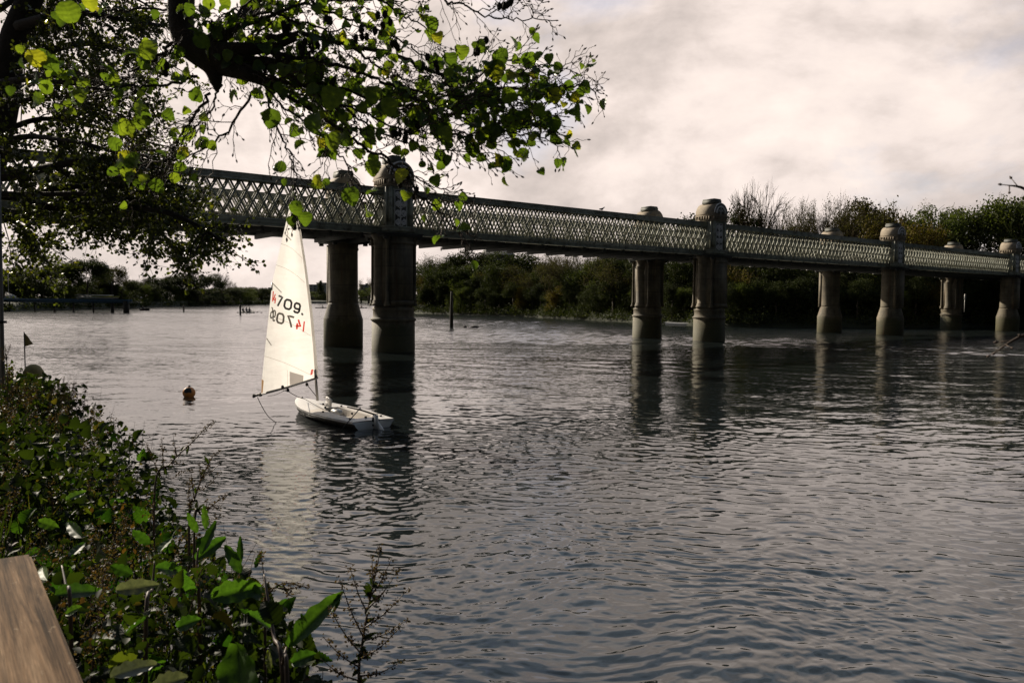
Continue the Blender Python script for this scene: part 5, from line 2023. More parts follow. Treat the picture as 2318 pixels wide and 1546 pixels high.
def alder():
    g = np.random.default_rng(9)
    D = 2.6
    base = np.array([-2.2, 1.0, 1.9])
    root = empty('alder_tree', tuple(base), 0, 'alder overhanging the water at the top, with round backlit leaves and small dark cones', 'tree')
    tr, tw, lf = MB(), MB(), MB()
    LC, LA, LN, LS, LR = [], [], [], [], []

    def w(px, py, d):
        return P(px, py, d)
    # limb coming down into the frame from the trunk that stands left of the camera
    tube(tr, smooth_path([base - [0, 0, .3], base + [0.0, .25, 1.2], base + [0.15, .75, 2.4], w(330, -420, D), w(408, -200, D), w(411, -40, D), w(411, 60, D), w(436, 108, D), w(478, 150, D), w(489, 185, D), w(491, 208, D)], 44) - base,
         np.interp(np.linspace(0, 10, 44), [0, 1, 2, 3, 4, 5, 6, 7, 8, 9, 10], [.20, .17, .13, .07, .048, .042, .039, .044, .030, .020, .005]), 12)
    tube(tr, smooth_path([w(395, -200, D), w(540, -120, D + .1), w(600, -30, D + .15), w(560, 30, D + .1), w(505, 78, D), w(450, 112, D)], 22) - base, np.linspace(0.018, 0.026, 22), 9)
    tube(tr, smooth_path([w(436, 108, D), w(500, 135, D - .02), w(560, 142, D), w(640, 146, D), w(730, 160, D)], 18) - base, np.linspace(0.040, 0.008, 18), 9)
    tube(tr, smooth_path([w(470, 118, D), w(540, 112, D - .05), w(610, 108, D), w(672, 88, D)], 14) - base, np.linspace(0.030, 0.008, 14), 8)
    tube(tr, smooth_path([w(500, 150, D), w(560, 168, D - .05), w(610, 190, D), w(640, 214, D)], 14) - base, np.linspace(0.030, 0.008, 14), 8)
    runs = [
        # (points, r0, twig count, leaf chance, depth slope)
        ([(600, 87), (672, 76), (727, 87), (803, 105), (908, 134), (998, 170), (1089, 192), (1165, 203), (1232, 206), (1262, 194), (1292, 199), (1318, 190), (1340, 203), (1362, 215)], 10, 34, 0.55, 0.25),
        ([(600, 120), (672, 130), (752, 145), (853, 181), (926, 203), (1016, 217), (1100, 222), (1190, 235)], 9, 30, 0.75, -0.1),
        ([(600, 174), (690, 192), (763, 203), (853, 225), (926, 246), (1035, 261), (1143, 254), (1281, 266)], 9, 34, 0.62, 0.1),
        ([(636, 214), (709, 250), (763, 290), (817, 330), (882, 366), (944, 435), (980, 467), (1035, 518), (1062, 522)], 8, 22, 0.20, -0.15),
        ([(920, 240), (980, 250), (1016, 296), (1071, 304), (1180, 300), (1273, 333)], 6, 22, 0.45, 0.0),
        ([(600, 210), (633, 300), (661, 362), (669, 416), (668, 462)], 4.5, 16, 0.22, -0.1),
        ([(960, -40), (1010, 0), (1052, 12), (1107, 40), (1197, 43), (1259, 47)], 5, 14, 0.05, 0.35),
        ([(1000, -60), (1080, -30), (1160, -8), (1240, 4)], 4, 10, 0.05, 0.35),
        ([(640, -30), (700, 0), (760, 36), (850, 66), (920, 100), (985, 150), (1030, 165)], 6, 22, 0.40, 0.3),
        ([(760, -40), (840, -10), (905, 30), (960, 60), (990, 90)], 5, 14, 0.5, 0.3),
        ([(472, 211), (435, 269), (393, 331), (364, 381), (306, 435)], 6, 17, 0.32, -0.1),
        ([(580, 200), (517, 290), (468, 335), (414, 356), (372, 352)], 5, 16, 0.16, 0.1),
        ([(500, 190), (475, 250), (430, 300), (360, 345), (310, 372)], 4.5, 14, 0.2, 0.1),
        ([(447, 174), (352, 195), (290, 195), (207, 203), (120, 178), (75, 170)], 6, 18, 0.55, -0.15),
        ([(393, 95), (352, 132), (290, 170), (240, 199), (180, 225)], 6, 14, 0.5, -0.1),
        ([(420, 30), (330, 20), (250, 25), (180, 32), (140, 22)], 5, 8, 0.30, 0.15),
        ([(330, 190), (300, 240), (285, 290), (300, 330)], 4, 9, 0.5, -0.1),
        ([(560, 150), (640, 240), (720, 300), (740, 345)], 5, 14, 0.42, -0.2),
        ([(690, 192), (800, 260), (900, 320), (1000, 340), (1130, 350)], 5, 20, 0.4, 0.1),
        ([(560, 60), (650, 20), (740, 5), (830, 0), (900, -20)], 7, 22, 0.7, 0.15),
        ([(520, 70), (600, 30), (680, 50), (760, 70), (820, 60)], 7, 22, 0.75, 0.0),
        ([(1050, 240), (1120, 205), (1180, 165), (1230, 150), (1300, 165)], 4, 12, 0.5, 0.1),
        ([(640, 160), (720, 215), (800, 245), (900, 290), (980, 300)], 6, 22, 0.5, -0.2),
        ([(860, 360), (930, 395), (1000, 430), (1060, 438)], 3.5, 10, 0.2, 0.0),
        ([(700, 250), (750, 330), (790, 380), (800, 420)], 4, 12, 0.3, -0.1),
        ([(480, 150), (540, 120), (600, 60), (660, 30)], 7, 22, 1.0, 0.2),
        ([(490, 120), (560, 150), (640, 180), (700, 170)], 6, 18, 0.7, -0.15),
        ([(600, -30), (560, 10), (500, 40), (450, 60)], 5, 16, 0.8, -0.1),
        ([(520, 100), (600, 130), (680, 150), (770, 190)], 6, 18, 0.7, 0.2),
        ([(560, 160), (640, 200), (720, 230), (790, 230)], 6, 24, 1.0, 0.25),
        ([(800, 110), (870, 160), (940, 190), (1010, 190)], 5, 20, 0.9, 0.2),
        ([(840, 220), (900, 215), (980, 235), (1060, 235)], 5, 20, 0.8, -0.2),
        ([(420, 60), (380, 120), (340, 150), (300, 150)], 5, 12, 0.5, 0.1),
        ([(1000, 185), (1070, 225), (1150, 238), (1235, 228)], 4, 20, 0.6, 0.1),
        ([(1030, 258), (1110, 296), (1190, 290), (1250, 272)], 4, 18, 0.5, 0.0),
        ([(1060, 195), (1110, 150), (1170, 135), (1225, 150)], 4, 14, 0.6, 0.2),
        ([(880, 235), (960, 275), (1050, 300), (1130, 330)], 4, 18, 0.45, -0.1),
    ]
    cones = [(745, 48), (862, 38), (820, 72), (893, 98), (866, 55), (955, 138), (990, 145), (915, 297), (935, 297), (908, 308), (672, 497), (928, 400), (905, 395), (940, 425), (655, 60), (690, 110), (700, 100), (1085, 105), (640, 130), (352, 140), (375, 155), (1140, 8), (1160, 5), (760, 200), (610, 150)]
    tips = []

    def zigzag(p, d, L, r, n):
        pts = [p]
        q = p.copy()
        sg = 1
        perp = unit(np.cross(d, g.standard_normal(3)))
        for i in range(n):
            dd = unit(d + perp * 0.42 * sg + g.normal(0, .10, 3))
            sg = -sg
            q = q + dd * L / n
            pts.append(q.copy())
            d = unit(d + g.normal(0, .05, 3) + np.array([0, 0, -0.01]))
        tube(tw, np.array(pts) - base, np.linspace(r, r * 0.55, n + 1), 4, 0.5, False)
        return np.array(pts), d

    def bud(p, d, s):
        pts = [p - base, p - base + d * s * 0.5, p - base + d * s]
        tube(tw, pts, [s * 0.16, s * 0.26, s * 0.05], 5)

    def leaf(p, s, hang):
        a = unit(np.array([g.normal(0.15, .65), g.normal(-0.1, .55), g.normal(-0.25 - hang, .55)]))
        LC.append(p + a * s * 0.28 - base)
        LA.append(a)
        nn = np.array([g.normal(0, .8), -0.9 + g.normal(0, .7), g.normal(0.4, .8)])
        LN.append(nn)
        LS.append(s)
        LR.append(g.uniform(0, 0.85) if g.uniform() < 0.96 else g.uniform(0.85, 1))

    for pts, r0, nt, lc, slope in runs:
        m = len(pts)
        P3 = [w(x, y, D + slope * i / m + g.normal(0, .025)) for i, (x, y) in enumerate(pts)]
        path = smooth_path(P3, 6 * m)
        path = path + g.normal(0, 0.0035, path.shape)
        k = len(path)
        rr = np.linspace(r0, 1.7, k) / FPX * D * 0.62
        tube(tr, path - base, rr, 6)
        tips.append((path[-1], unit(path[-1] - path[-3])))
        for j in range(nt):
            t = (j + g.uniform(0.1, 0.9)) / nt
            i = int(np.clip(t * (k - 1), 1, k - 2))
            p0 = path[i]
            td = unit(path[i + 1] - path[i - 1])
            sd = np.array([g.normal(0, .35), g.normal(0, .55), g.choice([-1, 1]) * g.uniform(.5, 1.0)])
            d = unit(td * 0.9 + unit(sd) * 0.8)
            L = g.uniform(0.06, 0.20) * (1.15 - 0.4 * t)
            zp, d2 = zigzag(p0, d, L, 0.0017, 5)
            tips.append((zp[-1], d2))
            for q in zp[1:-1]:
                if g.uniform() < 0.85:
                    e, d3 = zigzag(q, unit(d2 + unit(g.standard_normal(3)) * 0.95), g.uniform(0.025, 0.075), 0.0011, 3)
                    tips.append((e[-1], d3))
                    if g.uniform() < lc * 0.24:
                        leaf(e[-1], g.uniform(0.024, 0.042), 0.3)
                if g.uniform() < lc * 0.36 * (0.2 if t > 0.9 and r0 > 9.5 else 1):
                    leaf(q, g.uniform(0.026, 0.052), 0.25)
            if g.uniform() < lc * 0.32 * (0.25 if t > 0.9 and r0 > 9.5 else 1):
                leaf(zp[-1], g.uniform(0.026, 0.052), 0.2)
    for p, d in tips:
        bud(p, d, g.uniform(0.008, 0.014))
    # single leaves that stand out in the photograph: centre, size (px), pointing direction (px), depth
    named = [((80, 130), 52, (-0.3, -1), 2.4), ((115, 145), 46, (0.6, 0.6), 2.42), ((340, 110), 60, (-0.1, -1), 2.45), ((155, 25), 62, (-0.3, -1), 2.4), ((205, 8), 40, (0.2, 1), 2.4), ((185, 215), 44, (0.1, 1), 2.42), ((85, 228), 44, (-1, 0.1), 2.4),
             ((305, 362), 48, (0.3, -1), 2.5), ((295, 408), 42, (-0.5, 0.6), 2.5), ((355, 422), 40, (0.4, 0.4), 2.5), ((318, 415), 36, (0.4, .8), 2.5), ((318, 245), 42, (-0.3, 1), 2.45), ((285, 290), 46, (-0.4, 1), 2.4), ((445, 215), 40, (0.3, -1), 2.6),
             ((615, 270), 52, (-0.4, 1), 2.4), ((712, 280), 56, (0.1, 1), 2.35), ((758, 322), 52, (-0.2, 1), 2.4), ((842, 312), 40, (0.2, 1), 2.5), ((752, 222), 62, (-0.2, 1), 2.35), ((845, 215), 48, (0.1, 1), 2.45), ((880, 243), 50, (0.2, 1), 2.4), ((1155, 278), 60, (0.1, 1), 2.55),
             ((1255, 282), 40, (0.3, 1), 2.6), ((1255, 218), 42, (0.2, 1), 2.6), ((1195, 140), 44, (0.8, 0.5), 2.65), ((1120, 160), 56, (0.2, 1), 2.6), ((1160, 178), 44, (1, -0.4), 2.6), ((1135, 128), 46, (0.5, -1), 2.6), ((1045, 118), 42, (0.1, 1), 2.6), ((1085, 105), 40, (0.4, 1), 2.6), ((992, 85), 34, (0.2, 1), 2.65),
             ((976, 58), 44, (0.5, 1), 2.65), ((1225, 205), 46, (1, -0.2), 2.6), ((632, 380), 38, (-1, -0.3), 2.5), ((672, 472), 40, (0.1, 1), 2.35), ((690, 495), 40, (0.2, 1), 2.4), ((795, 445), 50, (0.3, 1), 2.35), ((722, 410), 34, (0.0, 1), 2.4), ((845, 380), 46, (0.0, 1), 2.4), ((910, 400), 44, (-0.5, 0.6), 2.4),
             ((1050, 518), 38, (1, -0.1), 2.4), ((1088, 308), 46, (0.1, 1), 2.5), ((1070, 340), 40, (0.2, 1), 2.5), ((1020, 135), 40, (0.1, 1), 2.6), ((700, 155), 44, (0, 1), 2.5), ((1240, 262), 26, (.3, 1), 2.6), ((480, 330), 28, (.3, 1), 2.6), ((450, 330), 26, (-.5, 1), 2.6)]
    for (px, py), s, (dx, dy), d in named:
        a = unit(cR * dx - cU * dy + np.array([0, g.normal(0, .25), 0]))
        sz = 0.86 * s / FPX * d
        c = w(px, py, d) - a * sz * 0.5
        LC.append(c - base)
        LA.append(a)
        LN.append(np.array([g.normal(0, .35), -1.0, g.normal(0.35, .3)]))
        LS.append(sz)
        LR.append(g.uniform(0.2, 0.95))
    n = len(LC)
    cards(lf, np.array(LC), np.array(LA), np.array(LN), np.array(LS), np.array(LR), ALDER_V, ALDER_F)
    tr.build('trunk', M['bark'], root, smooth=True)
    tw.build('twigs', M['twig'], root)
    lf.build('crown', M['leaf_alder'], root, smooth=True, rnd=True)
    for (px, py) in cones:
        cm = MB()
        c = w(px, py, 2.55) - base
        for z in range(int(g.integers(2, 5))):
            off = np.array([g.normal(0, .013), g.normal(0, .012), g.normal(-0.004, .012)])
            blob(cm, c + off, (0.0085, 0.0085, 0.0125), int(g.integers(1, 99)), 9, 8, 0.13)
            tube(cm, [c + np.array([0, 0, .03]), c + off + np.array([0, 0, .01])], 0.0012, 3, 0.5, False)
        cm.build('cone_cluster', M['cone'], root)
    print('alder leaves', n)


alder()

# a sapling on the bank just outside the right edge; two of its twigs poke in
def sapling():
    bx, by = 1.42, -0.12
    o = empty('bare_sapling', (bx, by, 1.7), 0, 'bare sapling at the right frame edge, only two reddish budded twig tips showing', 'tree')
    O = np.array([bx, by, 1.7])
    tm = MB()
    tube(tm, smooth_path([(bx, by, 1.5), (bx + .03, by + .05, 2.6), (bx - .02, by + .1, 3.6), (bx + .02, by + .1, 4.7)], 14) - O, np.linspace(0.022, 0.006, 14), 8)
    tm.build('trunk', M['twig'], o, smooth=True)
    for z0, pts in ((3.3, [(2420, 400), (2350, 436), (2310, 424), (2285, 420)]), (2.7, [(2440, 690), (2360, 745), (2310, 762), (2275, 782), (2262, 792)])):
        g = np.random.default_rng(int(pts[0][1]))
        mb = MB()
        P3 = [P(x, y, 1.9) for x, y in pts]
        st = np.array([bx, by + .07, z0])
        mid = (st + P3[0]) / 2 + np.array([0.10, 0, -0.02])
        lead = smooth_path([st, mid, P3[0]], 8)[:-1]
        P3 = np.vstack([lead, smooth_path(P3, 16)]) - O
        n = len(P3)
        tube(mb, P3, np.linspace(0.008, 0.0016, n), 6)
        for i in range(n - 9, n, 2):
            for z in range(1):
                d = unit(P3[i] - P3[i - 1] + unit(g.standard_normal(3)) * 0.012)
                e = P3[i] + unit(d + g.normal(0, .25, 3)) * g.uniform(0.015, 0.032)
                tube(mb, [P3[i], e], [0.0016, 0.001], 4)
                tube(mb, [e, e + (e - P3[i]) * 0.2, e + (e - P3[i]) * 0.4], [0.001, 0.0035, 0.001], 5)
        mb.build('twig', M['twig'], o)


sapling()


# ------------------------------------------------------------------ growth on the near bank
M['leaf_bank'] = leafy('bank_leaf', [(0.0, (0.008, 0.012, 0.005)), (0.45, (0.015, 0.022, 0.007)), (0.8, (0.026, 0.037, 0.009)), (0.93, (0.065, 0.075, 0.018)), (1.0, (0.075, 0.035, 0.018))], 0.34, 0.55, (1.7, 2.0, 0.45), 0.12)
M['leaf_dock'] = leafy('dock_leaf', [(0.0, (0.012, 0.028, 0.008)), (0.5, (0.022, 0.052, 0.011)), (0.9, (0.045, 0.088, 0.016)), (1.0, (0.15, 0.17, 0.03))], 0.42, 0.55, (1.6, 2.0, 0.5), 0.06, True)
M['leaf_dock_bright'] = leafy('bright_dock_leaf', [(0.0, (0.018, 0.042, 0.010)), (0.5, (0.034, 0.074, 0.016)), (0.9, (0.062, 0.108, 0.022)), (1.0, (0.16, 0.18, 0.035))], 0.46, 0.5, (1.7, 1.95, 0.5), 0.3, True)
M['leaf_dull'] = leafy('grey_crinkled_leaf', [(0.0, (0.10, 0.105, 0.07)), (1.0, (0.18, 0.18, 0.13))], 0.2, 0.5, (1.3, 1.5, 0.7), 0.4, True)
M['seed'] = leafy('brown_seed', [(0.0, (0.045, 0.026, 0.014)), (0.6, (0.085, 0.05, 0.028)), (1.0, (0.13, 0.085, 0.05))], 0.2, 0.7)
M['stem'] = plain('reddish_stem', (0.075, 0.045, 0.028), 0.6, 0.3, 20.0)


def inside(C):
    """the growth ends where the wall drops to the river: its edge, read along the top of the plants"""
    v = C - EYE
    f = v @ cF
    px, py = CX + FPX * (v @ cR) / f, CY - FPX * (v @ cU) / f
    lim = np.interp(py, [800, 820, 850, 880, 930, 970, 1030, 1100, 1180, 1260, 1300, 1370, 1430, 1546, 1800], [0, 20, 100, 195, 245, 315, 340, 372, 415, 470, 540, 620, 690, 720, 760])
    return (f < 0.3) | (px < lim + 14 * np.sin(py * 0.11) + 8 * np.sin(py * 0.37))


_nk = 20
_nv = []
for i in range(_nk + 1):
    y = i / _nk
    w_n = 0.36 * math.sin(math.pi * (y * 0.93 + 0.05) ** 0.72) * (1.06 if i % 2 else 0.94)
    _nv.append((w_n, y + (0.03 if i % 2 else 0), 0.20 * w_n / 0.36 - 0.5 * (y - 0.35) ** 2 + 0.02 * math.sin(2.3 * i)))
NETTLE = ([(x, y, z) for x, y, z in _nv] + [(-x, y, z) for x, y, z in _nv] + [(0, i / _nk, -0.5 * (i / _nk - 0.35) ** 2 - 0.01) for i in range(_nk + 1)],
          [(2 * (_nk + 1) + i, i, i + 1, 2 * (_nk + 1) + i + 1) for i in range(_nk)] + [(_nk + 1 + i, 2 * (_nk + 1) + i, 2 * (_nk + 1) + i + 1, _nk + 2 + i) for i in range(_nk)])


def bank_growth():
    g = np.random.default_rng(55)
    lf, sd, st = MB(), MB(), MB()
    # lumps of growth
    nl = 900
    s = -0.9 + 18.0 * g.uniform(0, 1, nl) ** 1.35
    e = g.uniform(-1.9, 0.42, nl)
    e = np.where(g.uniform(0, 1, nl) < 0.3, g.uniform(-5, -1.4, nl), e)
    x, y = bank(s, e)
    keep = (np.hypot(x, y) > 1.5) & ~((s < 1.0) & (e < -0.85))
    s, e, x, y = s[keep], e[keep], x[keep], y[keep]
    C, A, N, S, R = [], [], [], [], []
    SC_, SS = [], []
    for i in range(len(s)):
        top = 2.46 + 0.10 * math.sin(1.7 * s[i]) + 0.10 * math.sin(4.1 * s[i] + 2 * e[i]) + g.normal(0, .06) - 0.10 * max(0, e[i]) - (0.16 if s[i] > 10 else 0)
        gz = float(bank_z(e[i]))
        gz = max(gz, 1.15)
        hgt = max(0.35, top - gz)
        kind = g.choice(4, p=[.36, .36, .14, .14])
        br = np.sin(0.9 * s[i] + 1.1 * e[i] + .6) > 0.1 and s[i] > 1.2
        m = int(70 * (1.0 if kind != 1 else 0.6) * (1 if s[i] > 3 else 1.25))
        zz = gz + hgt * g.uniform(0.12, 1, m) ** 0.6
        rad = 0.16 + 0.10 * (kind == 1)
        if br and kind == 1:
            kind = 2
        cc = np.stack([x[i] + g.normal(0, rad, m), y[i] + g.normal(0, rad, m), zz], 1)
        C.append(cc)
        A.append(g.standard_normal((m, 3)) + np.array([0.3, 0.1, 0.1]))
        N.append(g.standard_normal((m, 3)) * 0.7 + np.array([0, -0.2, 0.8]))
        sz = {0: (0.028, 0.055), 1: (0.06, 0.12), 2: (0.018, 0.036), 3: (0.03, 0.07)}[int(kind)]
        S.append(g.uniform(*sz, m) * (1 + 0.05 * max(0, s[i] - 4)))
        R.append(np.clip(g.normal(0.35 + 0.12 * kind, .2, m), 0, 0.97) if kind != 2 or not br else np.clip(g.normal(0.85, .2, m), 0, 1))
        # upright stalk with seed specks
        for z in range(3 if br else 1):
            if g.uniform() < (0.9 if br else 0.4) and float(inside(np.array([[x[i], y[i], top]]))[0]):
                b0 = np.array([x[i] + g.normal(0, .1), y[i] + g.normal(0, .1), gz + hgt * 0.3])
                t0 = b0 + np.array([g.normal(0.05, .10), g.normal(0, .10), hgt * g.uniform(0.6, 0.86)])
                pts = smooth_path([b0, (b0 + t0) / 2 + g.normal(0, .02, 3), t0], 6)
                tube(st, pts, np.linspace(0.0035, 0.0012, 6), 3, 0.5, False)
                q = pts[-1] + (b0 - pts[-1]) * (g.uniform(0, .6, 90) ** 1.2)[:, None]
                SC_.append(q + g.normal(0, 0.018, (90, 3)))
                SS.append(g.uniform(0.007, 0.016, 90) * (1 + 0.06 * max(0, s[i] - 3)))
    C, A, N, S, R = map(np.concatenate, (C, A, N, S, R))
    k = (np.hypot(C[:, 0], C[:, 1]) > 1.35) & inside(C)
    big = k & (S > 0.056)
    cards(lf, C[k & ~big], A[k & ~big], N[k & ~big], S[k & ~big], R[k & ~big], *LEAF6)
    cards(lf, C[big], A[big], N[big], S[big] * 1.05, R[big], *NETTLE)
    q, ss = np.concatenate(SC_), np.concatenate(SS)
    k2 = inside(q)
    q, ss = q[k2], ss[k2]
    cards(sd, q, rand_unit(len(q), g), rand_unit(len(q), g), ss, g.uniform(0, 1, len(q)), *LEAF4)
    tag(lf.build('bank_undergrowth', M['leaf_bank'], rnd=True), kind='stuff')
    tag(sd.build('dry_seed_heads', M['seed'], rnd=True), kind='stuff')
    tag(st.build('weed_stalks', M['stem']), kind='stuff')
    # broad dock leaves lower down among the weeds
    bd = MB()
    n = 460
    s3 = -0.5 + 7.5 * g.uniform(0, 1, n) ** 1.7
    e3 = g.uniform(-1.3, 0.30, n)
    x3, y3 = bank(s3, e3)
    z3 = g.uniform(1.85, 2.42, n)
    c3 = np.stack([x3, y3, z3], 1)
    k4 = inside(c3) & (np.hypot(x3, y3) > 1.75)
    c3 = c3[k4]
    cards(bd, c3, g.standard_normal((len(c3), 3)) + np.array([0.3, 0.0, 0.5]), g.standard_normal((len(c3), 3)) * .5 + np.array([0, -0.5, 0.8]), g.uniform(0.055, 0.125, len(c3)), g.uniform(0, 0.95, len(c3)), *NETTLE)
    tag(bd.build('broad_leaf_undergrowth', M['leaf_dock'], smooth=True, rnd=True), kind='stuff')
    # grass blades among the weeds
    gb = MB()
    n = 2600
    s2 = -0.6 + 14 * g.uniform(0, 1, n) ** 1.5
    e2 = g.uniform(-1.6, 0.25, n)
    x2, y2 = bank(s2, e2)
    L2 = g.uniform(0.35, 0.75, n)
    z2 = np.maximum(bank_z(e2), 1.35)
    lean = g.normal(0, 0.30, (n, 2)) + np.array([0.12, 0.0])
    bl_ = np.stack([x2, y2, z2], 1)
    tp = bl_ + np.column_stack([lean * L2[:, None], L2])
    k3 = inside(tp) & (np.hypot(x2, y2) > 1.5)
    bl_, tp, L2 = bl_[k3], tp[k3], L2[k3]
    cards(gb, bl_, tp - bl_, rand_unit(len(bl_), g), L2, g.uniform(0.3, 1.0, len(bl_)), [(-0.008, 0, 0), (0.008, 0, 0), (0.009, 0.4, 0.0), (-0.009, 0.4, 0.0), (0.007, 0.75, 0.06), (-0.007, 0.75, 0.06), (0.0, 1.0, 0.16)], [(0, 1, 2, 3), (3, 2, 4, 5), (5, 4, 6)])
    tag(gb.build('bank_grass', M['leaf_bank'], rnd=True), kind='stuff')
    print('bank leaves', int(k.sum()))


bank_growth()


def dock_leaf(mb, base, tip, width, normal, g, wavy=0.05, curl=0.12, rnd=0.5):
    """long wavy-edged leaf from base to tip"""
    base, tip = np.asarray(base, float), np.asarray(tip, float)
    a = tip - base
    L = np.linalg.norm(a)
    a = a / L
    s = unit(np.cross(a, normal))
    u = np.cross(s, a)
    n, m = 18, 9
    ph = g.uniform(0, 6.28)
    V = []
    for i in range(n + 1):
        t = i / n
        w = width * 0.5 * (math.sin(math.pi * min(1.0, (t * 0.95 + 0.03)) ** 0.8)) ** 0.75
        for j in range(m):
            f = -1 + 2 * j / (m - 1)
            edge = abs(f) ** 2
            ww = w * (1 + 0.10 * math.sin(t * 26 + ph + (2 if f > 0 else 0)) * edge)
            z = -curl * L * (t - 0.4) ** 2 + 0.18 * width * abs(f) ** 1.2 + wavy * width * math.sin(t * 24 + ph + 2.2 * (f > 0)) * edge - 0.03 * width * math.exp(-(f * 7) ** 2)
            z += 0.012 * width * math.sin(18 * (t * 1.4 - abs(f) * 0.55) + ph)
            V.append(base + a * (t * L) + s * (f * ww) + u * z)
    F = [(i * m + j, i * m + j + 1, (i + 1) * m + j + 1, (i + 1) * m + j) for i in range(n) for j in range(m - 1)]
    mb.add(V, F, rnd)


def dock_plant(label, stems, leaves, mk='leaf_dock_bright', seed=1, name='dock_plant'):
    g = np.random.default_rng(seed)
    first = stems[0][0] if stems else leaves[0][0]
    b = P(first[0], first[1], first[2])
    o = empty(name, (b[0], b[1], 1.75), 0, label, 'plant', 'leafy dock plants on the near bank')
    O = np.array([b[0], b[1], 1.75])
    sm = MB()
    for stv in stems:
        pts = [P(x, y, d) for x, y, d in stv]
        p0 = pts[0].copy()
        p0[2] = 1.6
        path = smooth_path([p0] + pts, 20)
        tube(sm, path - O, np.linspace(0.009, 0.003, 20), 7)
    if sm.n:
        sm.build('stem', M['stem'], o, smooth=True)
    for (bx, by, bd), (tx, ty, td), wpx, rn in leaves:
        lm = MB()
        pb, pt = P(bx, by, bd), P(tx, ty, td)
        nn = np.array([g.normal(0, .3), -0.8, 0.6 + g.normal(0, .2)])
        dock_leaf(lm, pb - O, pt - O, wpx / FPX * (bd + td) / 2, nn, g, 0.06, g.uniform(0.05, 0.2), rn)
        lm.build('leaf', M[mk], o, smooth=True, rnd=True)
    return o


dock_plant('dock plant with upright leaves against the water, below the long red stalk', [[(452, 1400, 2.8), (445, 1300, 2.85), (449, 1240, 2.9)]],
           [((443, 1266, 2.9), (512, 1214, 3.0), 34, .35), ((466, 1198, 2.95), (461, 1143, 3.0), 16, .7), ((447, 1205, 2.9), (424, 1160, 2.9), 18, .6), ((456, 1254, 2.9), (490, 1178, 3.0), 25, .3),
            ((440, 1345, 2.8), (405, 1290, 2.7), 26, .5), ((446, 1330, 2.8), (478, 1300, 2.9), 18, .8)], seed=2)
dock_plant('dock plant with two upright leaves and one broad sideways leaf, centre of the bank edge', [[(640, 1540, 2.4), (620, 1440, 2.5), (604, 1340, 2.6), (598, 1300, 2.65)]],
           [((544, 1296, 2.9), (509, 1232, 2.95), 28, .55), ((545, 1275, 2.95), (544, 1212, 3.0), 16, .2), ((579, 1285, 2.9), (595, 1248, 2.9), 20, .25), ((478, 1352, 2.7), (592, 1326, 2.8), 54, .6),
            ((560, 1330, 2.8), (612, 1360, 2.7), 30, .4), ((612, 1420, 2.5), (560, 1385, 2.4), 34, .45), ((610, 1400, 2.6), (650, 1355, 2.6), 26, .5)], seed=3)
dock_plant('dock plant with one long slanting leaf reaching over the water, beside the seed-head plant', [[(650, 1545, 2.3), (640, 1500, 2.4), (648, 1465, 2.5)]],
           [((652, 1462, 2.5), (776, 1336, 2.65), 50, .6), ((755, 1385, 2.6), (775, 1338, 2.65), 22, .5), ((613, 1515, 2.3), (606, 1470, 2.35), 18, 1.0), ((660, 1500, 2.3), (715, 1478, 2.3), 36, .3)], seed=4)
dock_plant('largest dock leaf, broad and bright green, standing at the bottom edge', [], [((556, 1640, 2.0), (533, 1455, 2.15), 118, .62)], seed=5)
dock_plant('dock plant with flat leaves close right of the wooden rail', [[(160, 1400, 2.6), (150, 1330, 2.7), (140, 1280, 2.8)]],
           [((125, 1345, 2.6), (228, 1336, 2.75), 42, .5), ((87, 1180, 3.4), (134, 1194, 3.4), 26, .75), ((150, 1132, 3.6), (195, 1112, 3.7), 22, .8), ((185, 1215, 3.1), (150, 1180, 3.2), 26, .6), ((105, 1312, 2.4), (92, 1280, 2.5), 22, .9),
            ((150, 1390, 2.4), (185, 1372, 2.4), 24, .8), ((160, 1260, 2.9), (192, 1228, 3.0), 24, .5)], seed=6)
dock_plant('dock plant half in shade, midway between the rail and the bank edge', [[(330, 1420, 2.6), (345, 1330, 2.75), (350, 1270, 2.8)]],
           [((353, 1283, 2.8), (424, 1296, 2.9), 32, .5), ((340, 1230, 3.0), (300, 1200, 3.0), 24, .4), ((360, 1250, 2.9), (390, 1215, 3.0), 22, .65), ((300, 1300, 2.7), (250, 1280, 2.7), 26, .35), ((400, 1420, 2.5), (455, 1400, 2.5), 36, .5), ((330, 1400, 2.5), (285, 1430, 2.4), 34, .4)], seed=7)
dock_plant('grey crinkled leaf lying over the weeds midway along the bank edge', [], [((262, 1335, 2.6), (360, 1322, 2.65), 36, .6)], 'leaf_dull', 8, 'crinkled_leaf')
dock_plant('grey crinkled leaf at the bottom edge right of the wooden rail', [], [((250, 1532, 2.1), (356, 1500, 2.2), 46, .5)], 'leaf_dull', 9, 'crinkled_leaf')
dock_plant('pale crumpled leaf in the weeds by the bottom edge, left of the largest dock leaf', [], [((345, 1560, 2.1), (425, 1530, 2.15), 50, .8)], 'leaf_dull', 10, 'crinkled_leaf')


